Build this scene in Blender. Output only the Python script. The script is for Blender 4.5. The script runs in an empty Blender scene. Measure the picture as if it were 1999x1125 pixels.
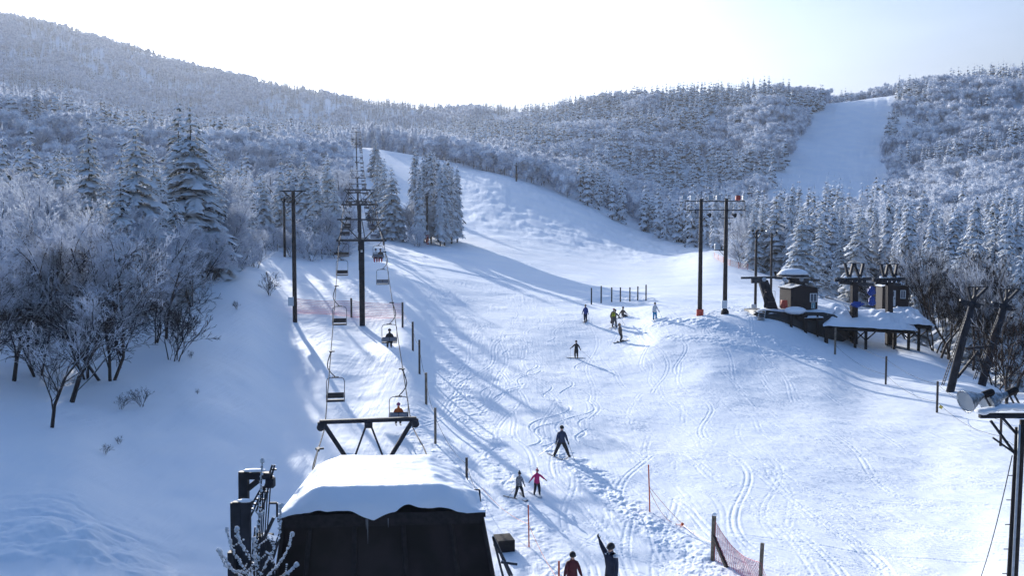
import bpy, bmesh, math, random
import numpy as np
from mathutils import Vector, Matrix, Euler
R = math.radians
C = bpy.context.scene.collection
SC = bpy.context.scene
rng = np.random.default_rng(7)
random.seed(11)

# ------------------------------------------------------------------ camera
W0, H0 = 1999.0, 1125.0
F = 1731.0
YH = 460.0                                   # row of the horizon
PITCH = math.atan((H0/2 - YH)/F)
CZ = 12.0                                    # camera height
cp, sp = math.cos(PITCH), math.sin(PITCH)
cam_d = bpy.data.cameras.new('camera')
cam = bpy.data.objects.new('camera', cam_d); C.objects.link(cam)
cam.location = (0, 0, CZ)
cam.rotation_euler = (math.pi/2 - PITCH, 0, 0)
cam_d.sensor_width = 36; cam_d.lens = F*36/W0
cam_d.clip_start = .1; cam_d.clip_end = 9000
SC.camera = cam

def ray(px, py):
    a = (px - W0/2)/F; b = (H0/2 - py)/F
    return Vector((a, cp + b*sp, -sp + b*cp))
def at(px, py, d):
    """point whose forward distance is d on the line of sight through a spot"""
    r = ray(px, py); return Vector((r.x/r.y*d, d, CZ + r.z/r.y*d))
def zrow(y, d):
    r = ray(W0/2, y); return CZ + r.z/r.y*d

# ------------------------------------------------------------------ terrain
def pchip(x, y, xi):
    x = np.asarray(x, float); y = np.asarray(y, float); xi = np.asarray(xi, float)
    h = np.diff(x); dl = np.diff(y)/h
    m = np.zeros(len(x)); m[0] = dl[0]; m[-1] = dl[-1]
    for k in range(1, len(x)-1):
        if dl[k-1]*dl[k] > 0:
            w1 = 2*h[k]+h[k-1]; w2 = h[k]+2*h[k-1]
            m[k] = (w1+w2)/(w1/dl[k-1]+w2/dl[k])
    i = np.clip(np.searchsorted(x, xi)-1, 0, len(x)-2)
    t = (xi-x[i])/h[i]
    t = np.clip(t, 0, 1)
    return ((1+2*t)*(1-t)**2)*y[i] + t*(1-t)**2*h[i]*m[i] + t*t*(3-2*t)*y[i+1] + t*t*(t-1)*h[i]*m[i+1]

# every column: (distance, row) of the ground along that heading; rows > 3000 or tuples of 3 give a height
COLS = {
 -900:[(6,'z',-8),(22,'z',-6.5),(40,'z',-3.5),(70,'z',0),(130,'z',8),(220,'z',22),(330,'z',58),(420,'z',62),(600,'z',80),(1100,'z',300),(1500,'z',420),(2200,'z',400),(3600,'z',300)],
 -300:[(6,'z',-10),(22,'z',-8),(35,'z',-6.5),(50,'z',-4.8),(80,'z',-1),(130,'z',5),(220,'z',16),(330,'z',52),(420,'z',56),(600,'z',75),(1100,'z',270),(1500,'z',395),(2200,'z',370),(3600,'z',300)],
 0:[(6,'z',-10.6),(24,1125),(35,830),(50,690),(80,545),(120,475),(200,420),(330,225),(400,222),(560,262),(1000,130),(1500,48),(2200,'z',330),(3600,'z',250)],
 120:[(6,'z',-10.8),(24,1125),(35,852),(42,775),(55,672),(80,560),(120,478),(200,425),(330,240),(400,240),(560,270),(1000,150),(1480,66),(2200,'z',300),(3600,'z',250)],
 250:[(6,'z',-11),(25,1125),(35,905),(48,735),(65,600),(85,535),(120,478),(200,430),(330,275),(420,270),(560,285),(1000,190),(1440,101),(2200,'z',280),(3600,'z',230)],
 400:[(6,'z',-11),(26.5,1125),(38,880),(52,715),(70,590),(85,520),(105,490),(140,470),(200,425),(300,300),(380,290),(560,290),(900,240),(1380,148),(2200,'z',230),(3600,'z',200)],
 480:[(6,'z',-11),(27,1125),(40,880),(55,715),(74,580),(90,520),(110,492),(150,465),(220,395),(310,295),(380,285),(560,290),(900,240),(1320,165),(2200,'z',200),(3600,'z',180)],
 560:[(6,'z',-11),(28,1125),(42,888),(55,768),(66,675),(78,590),(92,540),(112,500),(160,460),(240,380),(310,300),(380,290),(560,300),(900,250),(1280,180),(2200,'z',190),(3600,'z',160)],
 640:[(6,'z',-11),(28,1125),(42,885),(52,785),(64,680),(73,632),(88,562),(105,522),(150,478),(240,385),(330,315),(400,300),(560,300),(900,255),(1220,195),(2200,'z',170),(3600,'z',160)],
 706:[(6,'z',-11),(28.5,1125),(42,890),(52,795),(64,692),(74,640),(90,565),(106,524),(150,480),(250,385),(340,315),(410,287),(460,292),(600,300),(850,262),(1180,208),(2200,'z',160),(3600,'z',160)],
 790:[(6,'z',-11.1),(28.5,1125),(42,900),(50,812),(58,735),(66,668),(75,628),(90,575),(106,535),(150,487),(190,462),(260,390),(350,325),(420,296),(480,305),(600,310),(850,268),(1150,216),(2200,'z',160),(3600,'z',160)],
 850:[(6,'z',-11.2),(28.8,1125),(42,905),(50,830),(62,735),(75,660),(90,595),(106,548),(140,500),(180,470),(260,400),(340,338),(400,308),(460,312),(600,305),(850,265),(1120,218),(2200,'z',160),(3600,'z',160)],
 950:[(6,'z',-11.3),(29,1125),(42,912),(50,836),(62,748),(75,670),(90,615),(106,568),(140,515),(200,460),(260,405),(345,338),(400,330),(600,290),(800,255),(1050,220),(2000,'z',140),(3600,'z',150)],
 1050:[(6,'z',-11.3),(29,1125),(44,893),(52,818),(62,750),(75,678),(90,620),(106,578),(140,530),(200,475),(260,425),(328,368),(400,345),(600,280),(800,240),(960,224),(2000,'z',120),(3600,'z',140)],
 1150:[(6,'z',-11.3),(29,1125),(44,895),(52,818),(62,755),(75,688),(90,620),(106,582),(140,540),(200,495),(260,450),(310,410),(400,365),(600,275),(800,216),(900,208),(2000,'z',110),(3600,'z',130)],
 1220:[(6,'z',-11.3),(29,1125),(44,895),(52,820),(62,758),(75,682),(90,612),(106,578),(140,545),(200,505),(260,470),(300,445),(400,395),(600,275),(760,212),(850,205),(2000,'z',100),(3600,'z',130)],
 1300:[(6,'z',-11.2),(29,1125),(44,893),(54,806),(64,740),(76,650),(84,612),(100,580),(140,545),(200,508),(270,475),(400,425),(600,270),(720,210),(800,205),(2000,'z',100),(3600,'z',130)],
 1400:[(6,'z',-11),(28.5,1125),(44,885),(54,800),(66,708),(74,652),(80,617),(100,582),(140,535),(190,498),(300,478),(400,420),(600,265),(700,204),(780,204),(2000,'z',100),(3600,'z',130)],
 1500:[(6,'z',-11),(28.2,1125),(44,882),(54,800),(66,715),(74,660),(82,607),(100,585),(140,548),(170,535),(250,520),(390,410),(550,270),(665,194),(760,210),(2000,'z',90),(3600,'z',130)],
 1600:[(6,'z',-11),(28,1125),(44,882),(54,800),(64,732),(76,672),(86,612),(105,590),(140,575),(200,545),(270,500),(390,408),(550,275),(655,206),(760,215),(2000,'z',90),(3600,'z',130)],
 1700:[(6,'z',-11),(28,1125),(44,885),(54,806),(64,748),(76,690),(84,660),(94,640),(115,620),(150,590),(200,550),(270,490),(390,405),(550,275),(650,199),(760,205),(2000,'z',90),(3600,'z',130)],
 1800:[(6,'z',-11),(27.5,1125),(44,885),(54,800),(64,742),(76,692),(88,680),(105,665),(150,605),(200,545),(280,470),(400,375),(520,275),(650,183),(760,190),(2000,'z',90),(3600,'z',130)],
 1900:[(6,'z',-11),(27,1125),(42,893),(52,810),(60,755),(68,738),(85,720),(110,675),(150,605),(200,540),(280,455),(400,350),(520,250),(650,170),(760,180),(2000,'z',90),(3600,'z',130)],
 2000:[(6,'z',-11),(26,1125),(40,905),(48,832),(54,790),(62,780),(80,750),(110,685),(150,605),(200,535),(280,445),(400,335),(520,235),(650,160),(760,170),(2000,'z',90),(3600,'z',130)],
 2300:[(6,'z',-10.5),(26,'z',-10),(40,'z',-10),(54,'z',-11),(80,'z',-13),(110,'z',-13),(150,'z',-10),(200,'z',-6),(280,'z',5),(400,'z',32),(650,'z',115),(2000,'z',90),(3600,'z',130)],
 2900:[(6,'z',-10.5),(26,'z',-9),(40,'z',-9),(54,'z',-10),(80,'z',-12),(110,'z',-10),(200,'z',0),(400,'z',40),(650,'z',115),(2000,'z',90),(3600,'z',130)],
}
def s_of(px): return (px - W0/2)/F/cp
NS, ND = 1350, 1300
S = np.concatenate([np.linspace(s_of(-900), s_of(-40), 90)[:-1], np.linspace(s_of(-40), s_of(2040), NS), np.linspace(s_of(2040), s_of(2900), 90)[1:]])
LD = np.concatenate([np.linspace(math.log(6), math.log(25), 40)[:-1], np.linspace(math.log(25), math.log(120), 950), np.linspace(math.log(120), math.log(3600), 260)[1:]])
D = np.exp(LD)
cx = sorted(COLS); rows = []
for k in cx:
    ds = [c[0] for c in COLS[k]]
    zs = [(c[2]+CZ) if len(c) == 3 else zrow(c[1], c[0]) for c in COLS[k]]
    rows.append(pchip(np.log(ds), zs, LD))
rows = np.array(rows)                              # columns x distances
sx = np.array([s_of(k) for k in cx])
def cubic_cols(tab, xs, xi):
    # pchip along the first axis, all distances at once
    h = np.diff(xs)[:, None]; dl = np.diff(tab, axis=0)/h
    m = np.zeros_like(tab); m[0] = dl[0]; m[-1] = dl[-1]
    w1 = 2*h[1:]+h[:-1]; w2 = h[1:]+2*h[:-1]
    p = dl[:-1]*dl[1:]
    with np.errstate(all='ignore'):
        mm = (w1+w2)/(w1/dl[:-1]+w2/dl[1:])
    m[1:-1] = np.where(p > 0, mm, 0)
    i = np.clip(np.searchsorted(xs, xi)-1, 0, len(xs)-2)
    t = ((xi-xs[i])/(xs[i+1]-xs[i]))[:, None]; hh = (xs[i+1]-xs[i])[:, None]
    return ((1+2*t)*(1-t)**2)*tab[i] + t*(1-t)**2*hh*m[i] + t*t*(3-2*t)*tab[i+1] + t*t*(t-1)*hh*m[i+1]
Z = cubic_cols(rows, sx, S)                        # len(S) x len(D)
# soften the column pattern a little
def smooth(Z, n, ax):
    for _ in range(n):
        Z = (np.roll(Z, 1, ax) + 2*Z + np.roll(Z, -1, ax))/4 if False else Z
        P = np.pad(Z, [(1, 1) if a == ax else (0, 0) for a in range(2)], mode='edge')
        Z = (P[:-2] + 2*Z + P[2:])/4 if ax == 0 else (P[:, :-2] + 2*Z + P[:, 2:])/4
    return Z
Z = smooth(Z, 84, 0); Z = smooth(Z, 14, 1)

def hash2(ix, iy, seed):
    n = (ix*374761393 + iy*668265263 + seed*974634777) & 0xffffffff
    n = ((n ^ (n >> 13))*1274126177) & 0xffffffff
    return ((n ^ (n >> 16)) & 0xffff)/65535.0
def vnoise(x, y, seed=0):
    xi = np.floor(x).astype(np.int64); yi = np.floor(y).astype(np.int64)
    fx = x-xi; fy = y-yi; fx = fx*fx*(3-2*fx); fy = fy*fy*(3-2*fy)
    a = hash2(xi, yi, seed); b = hash2(xi+1, yi, seed); c = hash2(xi, yi+1, seed); d = hash2(xi+1, yi+1, seed)
    return (a*(1-fx)+b*fx)*(1-fy) + (c*(1-fx)+d*fx)*fy - .5
def fbm(x, y, o=4, seed=0, g=.5):
    r = 0; a = 1
    for k in range(o):
        r = r + a*vnoise(x*2**k + 17.3*k, y*2**k - 9.1*k, seed+k); a *= g
    return r
XX = S[:, None]*D[None, :]; YY = np.repeat(D[None, :], len(S), 0)
far = np.clip((YY-130)/300, 0, 1)
base_Z = Z.copy()
Z = Z + fbm(XX/9, YY/9, 3, 3)*.22*np.clip(YY/40, 0, 1)*(1-far) + far*fbm(XX/60, YY/60, 4, 5)*5*np.clip((YY-300)/400, 0, 1)
# the left bank is lumpy, drifted snow
left = np.clip((560 - (S[:, None]*F*cp + W0/2))/120, 0, 1)
Z = Z + left*fbm(XX/2.6, YY/4.0, 3, 9)*.22*np.clip((70-YY)/30, 0, 1)
Zb = Z.copy()

def ground(x, y, tab=None):
    tab = Z if tab is None else tab
    y = max(6.0, y)
    s = x/y
    i = np.searchsorted(S, s)-1; i = int(min(max(i, 0), len(S)-2))
    j = int(min(max(np.searchsorted(D, y)-1, 0), len(D)-2))
    t = min(max((s-S[i])/(S[i+1]-S[i]), 0), 1); u = min(max((y-D[j])/(D[j+1]-D[j]), 0), 1)
    return float((tab[i, j]*(1-t)+tab[i+1, j]*t)*(1-u) + (tab[i, j+1]*(1-t)+tab[i+1, j+1]*t)*u)
def groundv(x, y):
    s = x/y
    i = np.clip(np.searchsorted(S, s)-1, 0, len(S)-2); j = np.clip(np.searchsorted(D, y)-1, 0, len(D)-2)
    t = np.clip((s-S[i])/(S[i+1]-S[i]), 0, 1); u = np.clip((y-D[j])/(D[j+1]-D[j]), 0, 1)
    return (Z[i, j]*(1-t)+Z[i+1, j]*t)*(1-u) + (Z[i, j+1]*(1-t)+Z[i+1, j+1]*t)*u
def G(px, py, d0=8, d1=3000):
    """where the line of sight through a spot meets the ground"""
    r = ray(px, py); r = r/r.y
    d = d0; prev = d0
    while d < d1:
        if CZ + r.z*d < ground(r.x*d, d): break
        prev = d; d *= 1.01
    lo, hi = prev, d
    for _ in range(20):
        m = (lo+hi)/2
        if CZ + r.z*m < ground(r.x*m, m): hi = m
        else: lo = m
    return Vector((r.x*hi, hi, ground(r.x*hi, hi)))
def GD(px, d):
    x = (px-W0/2)/F/cp*d
    return Vector((x, d, ground(x, d)))
def proj(p):
    v = Vector(p) - Vector((0, 0, CZ)); f = v.y*cp - v.z*sp; u = v.y*sp + v.z*cp
    return (W0/2 + v.x/f*F, H0/2 - u/f*F)

# ------------------------------------------------------------------ materials
def mat(name, col, rough=.6, metal=0, noise=0, nscale=8, col2=None, bump=0, bscale=40, spec=.5, ndetail=4):
    m = bpy.data.materials.new(name); m.use_nodes = True; nt = m.node_tree; b = nt.nodes['Principled BSDF']
    b.inputs['Base Color'].default_value = (*col, 1); b.inputs['Roughness'].default_value = rough
    b.inputs['Metallic'].default_value = metal; b.inputs['Specular IOR Level'].default_value = spec
    tc = nt.nodes.new('ShaderNodeTexCoord')
    if noise or col2:
        n = nt.nodes.new('ShaderNodeTexNoise'); n.inputs['Scale'].default_value = nscale; n.inputs['Detail'].default_value = ndetail
        nt.links.new(tc.outputs['Object'], n.inputs['Vector'])
        r = nt.nodes.new('ShaderNodeValToRGB')
        c2 = col2 or tuple(min(1, c*(1+noise)) for c in col); c1 = col if col2 else tuple(c*(1-noise) for c in col)
        r.color_ramp.elements[0].position = .38; r.color_ramp.elements[1].position = .62
        r.color_ramp.elements[0].color = (*c1, 1); r.color_ramp.elements[1].color = (*c2, 1)
        nt.links.new(n.outputs['Fac'], r.inputs['Fac']); nt.links.new(r.outputs['Color'], b.inputs['Base Color'])
    if bump:
        n2 = nt.nodes.new('ShaderNodeTexNoise'); n2.inputs['Scale'].default_value = bscale; n2.inputs['Detail'].default_value = 6
        nt.links.new(tc.outputs['Object'], n2.inputs['Vector'])
        bp = nt.nodes.new('ShaderNodeBump'); bp.inputs['Strength'].default_value = bump; bp.inputs['Distance'].default_value = .05
        nt.links.new(n2.outputs['Fac'], bp.inputs['Height']); nt.links.new(bp.outputs['Normal'], b.inputs['Normal'])
    return m

def snow_ground_mat():
    m = bpy.data.materials.new('piste_snow'); m.use_nodes = True; nt = m.node_tree; N = nt.nodes; L = nt.links
    b = N['Principled BSDF']; b.inputs['Roughness'].default_value = .7
    b.inputs['Base Color'].default_value = (.80, .84, .90, 1); b.inputs['Specular IOR Level'].default_value = .2
    geo = N.new('ShaderNodeNewGeometry')
    def noise(scale, detail, stretch=None, rot=0, rough=.55):
        mp = N.new('ShaderNodeMapping'); mp.inputs['Rotation'].default_value = (0, 0, rot)
        if stretch: mp.inputs['Scale'].default_value = stretch
        n = N.new('ShaderNodeTexNoise'); n.inputs['Scale'].default_value = scale; n.inputs['Detail'].default_value = detail; n.inputs['Roughness'].default_value = rough
        L.new(geo.outputs['Position'], mp.inputs['Vector']); L.new(mp.outputs['Vector'], n.inputs['Vector']); return n
    big = noise(.12, 3); 
    n1 = noise(1.6, 8, rough=.65)             # wind crust and churned lumps
    n2 = noise(1.0, 6, (3.4, .22, 1), R(10)) # long traces across the fall line
    n3 = noise(.9, 5, (2.6, .25, 1), R(38))
    def mul(a, v):
        k = N.new('ShaderNodeMath'); k.operation = 'MULTIPLY'; L.new(a, k.inputs[0])
        if isinstance(v, float): k.inputs[1].default_value = v
        else: L.new(v, k.inputs[1])
        return k.outputs[0]
    def add(a, c):
        k = N.new('ShaderNodeMath'); k.operation = 'ADD'; L.new(a, k.inputs[0]); L.new(c, k.inputs[1]); return k.outputs[0]
    h = add(add(mul(n1.outputs['Fac'], .05), mul(n2.outputs['Fac'], .07)), mul(n3.outputs['Fac'], .06))
    patch = noise(.16, 3, rough=.6); pr = N.new('ShaderNodeMapRange'); pr.inputs[1].default_value = .4; pr.inputs[2].default_value = .62; pr.inputs[3].default_value = .15; pr.inputs[4].default_value = 1.1
    L.new(patch.outputs['Fac'], pr.inputs[0]); h = mul(h, pr.outputs[0]); gr = noise(14, 3, rough=.7); h = add(h, mul(gr.outputs['Fac'], .006))
    bp = N.new('ShaderNodeBump'); bp.inputs['Strength'].default_value = .7; bp.inputs['Distance'].default_value = 1.0
    L.new(h, bp.inputs['Height']); L.new(bp.outputs['Normal'], b.inputs['Normal'])
    r = N.new('ShaderNodeValToRGB'); r.color_ramp.elements[0].color = (.80, .845, .91, 1); r.color_ramp.elements[1].color = (.88, .90, .93, 1)
    r.color_ramp.elements[0].position = .35; r.color_ramp.elements[1].position = .65
    L.new(big.outputs['Fac'], r.inputs['Fac']); L.new(r.outputs['Color'], b.inputs['Base Color'])
    return m
def snow_foliage(name, green, snow, cover, nscale, trans=.25):
    """needles below, snow lying on whatever faces up"""
    m = bpy.data.materials.new(name); m.use_nodes = True; nt = m.node_tree; N = nt.nodes; L = nt.links
    for n in list(N): N.remove(n)
    out = N.new('ShaderNodeOutputMaterial'); geo = N.new('ShaderNodeNewGeometry')
    tc = N.new('ShaderNodeTexCoord'); nz = N.new('ShaderNodeTexNoise'); nz.inputs['Scale'].default_value = nscale; nz.inputs['Detail'].default_value = 5
    L.new(tc.outputs['Object'], nz.inputs['Vector'])
    r = N.new('ShaderNodeValToRGB'); r.color_ramp.elements[0].position = max(0, .5-cover*.25); r.color_ramp.elements[1].position = min(1, .56-cover*.25)
    r.color_ramp.elements[0].color = (*green, 1); r.color_ramp.elements[1].color = (*snow, 1)
    L.new(nz.outputs['Fac'], r.inputs['Fac'])
    under = N.new('ShaderNodeMixRGB'); under.inputs[1].default_value = (*green, 1)
    under.inputs[2].default_value = (*[g*.4+s*.35 for g, s in zip(green, snow)], 1)
    r2 = N.new('ShaderNodeTexNoise'); r2.inputs['Scale'].default_value = nscale*2.3; L.new(tc.outputs['Object'], r2.inputs['Vector'])
    cr = N.new('ShaderNodeValToRGB'); cr.color_ramp.elements[0].position = .45; cr.color_ramp.elements[1].position = .6; L.new(r2.outputs['Fac'], cr.inputs['Fac'])
    L.new(cr.outputs['Color'], under.inputs[0])
    mx = N.new('ShaderNodeMixRGB'); L.new(geo.outputs['Backfacing'], mx.inputs[0]); L.new(r.outputs['Color'], mx.inputs[1]); L.new(under.outputs[0], mx.inputs[2])
    d = N.new('ShaderNodeBsdfDiffuse'); t = N.new('ShaderNodeBsdfTranslucent'); L.new(mx.outputs[0], d.inputs['Color']); L.new(mx.outputs[0], t.inputs['Color'])
    s = N.new('ShaderNodeMixShader'); s.inputs[0].default_value = trans; L.new(d.outputs[0], s.inputs[1]); L.new(t.outputs[0], s.inputs[2]); L.new(s.outputs[0], out.inputs['Surface'])
    return m
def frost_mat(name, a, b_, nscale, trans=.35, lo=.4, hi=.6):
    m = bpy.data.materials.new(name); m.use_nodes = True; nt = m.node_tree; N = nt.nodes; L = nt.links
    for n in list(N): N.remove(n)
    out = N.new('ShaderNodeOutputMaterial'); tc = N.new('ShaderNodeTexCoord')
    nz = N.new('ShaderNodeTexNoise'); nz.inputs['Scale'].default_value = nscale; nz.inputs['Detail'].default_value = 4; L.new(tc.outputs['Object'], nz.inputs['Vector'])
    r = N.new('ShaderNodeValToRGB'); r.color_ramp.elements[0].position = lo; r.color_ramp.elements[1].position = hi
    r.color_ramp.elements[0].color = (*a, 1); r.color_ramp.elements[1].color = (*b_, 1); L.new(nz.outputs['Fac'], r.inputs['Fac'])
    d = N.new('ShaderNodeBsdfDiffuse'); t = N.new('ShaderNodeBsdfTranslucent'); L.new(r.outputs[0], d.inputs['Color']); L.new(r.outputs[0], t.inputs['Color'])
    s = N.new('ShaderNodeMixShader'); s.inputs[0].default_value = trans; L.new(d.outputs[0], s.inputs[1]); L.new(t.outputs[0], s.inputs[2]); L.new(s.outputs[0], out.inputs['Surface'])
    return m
def add_height_frost(m, z0, z1, col):
    """rime grows thicker on the upper, exposed twigs"""
    nt = m.node_tree; N = nt.nodes; L = nt.links; ramp = next(n for n in N if n.type == 'VALTORGB'); tc = next(n for n in N if n.type == 'TEX_COORD'); nz = next(n for n in N if n.type == 'TEX_NOISE')
    sp_ = N.new('ShaderNodeSeparateXYZ'); L.new(tc.outputs['Object'], sp_.inputs[0]); mr = N.new('ShaderNodeMapRange'); mr.inputs[1].default_value = z0; mr.inputs[2].default_value = z1; mr.inputs[3].default_value = -.12; mr.inputs[4].default_value = .15
    L.new(sp_.outputs['Z'], mr.inputs[0]); ad = N.new('ShaderNodeMath'); ad.operation = 'ADD'; L.new(mr.outputs[0], ad.inputs[0]); L.new(nz.outputs['Fac'], ad.inputs[1]); L.new(ad.outputs[0], ramp.inputs['Fac'])
def snowtop_mat(name, base, rough=.7, lo=.55, hi=.75, nscale=6):
    """dark thing with snow caught on the faces that look up"""
    m = mat(name, base, rough, noise=.25, nscale=nscale); nt = m.node_tree; N = nt.nodes; L = nt.links; b = N['Principled BSDF']
    src = b.inputs['Base Color'].links[0].from_socket
    geo = N.new('ShaderNodeNewGeometry'); sx_ = N.new('ShaderNodeSeparateXYZ'); L.new(geo.outputs['Normal'], sx_.inputs[0])
    r = N.new('ShaderNodeValToRGB'); r.color_ramp.elements[0].position = lo; r.color_ramp.elements[1].position = hi; L.new(sx_.outputs['Z'], r.inputs['Fac'])
    mx = N.new('ShaderNodeMixRGB'); L.new(r.outputs[0], mx.inputs[0]); L.new(src, mx.inputs[1]); mx.inputs[2].default_value = (.8, .83, .88, 1); L.new(mx.outputs[0], b.inputs['Base Color'])
    return m
M = {}
M['ground'] = snow_ground_mat()
M['snow'] = mat('packed_snow', (.83, .86, .91), .6, bump=.35, bscale=5, spec=.3)
M['steel'] = mat('dark_painted_steel', (.018, .021, .03), .65, 0, noise=.35, nscale=3, spec=.25)
M['steel_snow'] = snowtop_mat('dark_steel_with_snow', (.022, .025, .034), .5)
M['wood'] = mat('weathered_wood', (.065, .05, .042), .85, noise=.35, nscale=9, bump=.3, bscale=30)
M['palewood'] = mat('pale_weathered_wood', (.16, .13, .10), .85, noise=.35, nscale=9, bump=.3, bscale=30)
M['darkwood'] = mat('dark_stained_wood', (.014, .011, .012), .9, noise=.35, nscale=7, bump=.2, bscale=30)
M['bark'] = snowtop_mat('bark_with_frost', (.032, .024, .022), .9, .45, .8)
M['bark_pole'] = mat('tarred_pole', (.028, .022, .022), .8, noise=.4, nscale=5, bump=.3, bscale=20)
M['rope'] = mat('rope', (.03, .028, .03), .8)
M['wire'] = mat('wire_cable', (.035, .04, .05), .8, spec=.1)
M['grey'] = mat('grey_painted_metal', (.36, .40, .45), .5, .2, noise=.12)
M['lightgrey'] = mat('pale_grey_box', (.6, .63, .66), .5)
M['seat'] = mat('seat_pad_dark', (.02, .02, .025), .6)
M['seatback'] = mat('seat_back_grey', (.12, .14, .18), .5)
M['glass'] = mat('window_glass', (.12, .14, .17), .08, spec=.8)
M['red'] = mat('red_paint', (.42, .05, .03), .6, noise=.2)
M['orange'] = mat('orange_pole', (.62, .09, .02), .5)
M['net'] = mat('pink_net_cord', (.62, .13, .16), .8)
M['chrome'] = mat('polished_reflector', (.34, .37, .41), .28, .9, noise=.45, nscale=12, bump=1.0, bscale=14)
M['needles'] = snow_foliage('snowy_needles', (.03, .045, .052), (.90, .93, .97), 1.0, 1.7, .35)
M['needles_dark'] = snow_foliage('dark_cedar_needles', (.026, .042, .05), (.88, .91, .97), .75, 1.0, .25)
M['needles_far'] = snow_foliage('far_needles', (.035, .055, .075), (.90, .93, .98), .95, .45, .25)
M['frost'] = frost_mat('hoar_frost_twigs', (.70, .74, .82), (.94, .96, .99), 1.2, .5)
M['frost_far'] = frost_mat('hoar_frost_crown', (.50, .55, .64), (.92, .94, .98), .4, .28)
M['twig_dark'] = frost_mat('dark_bare_twigs', (.03, .028, .03), (.66, .70, .78), 1.1, .2, .48, .66); add_height_frost(M['twig_dark'], 2.5, 9, None)
M['twig'] = frost_mat('bare_twigs', (.05, .04, .04), (.80, .84, .92), .8, .35, .44, .62); add_height_frost(M['twig'], 1.5, 6.5, None)

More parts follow.
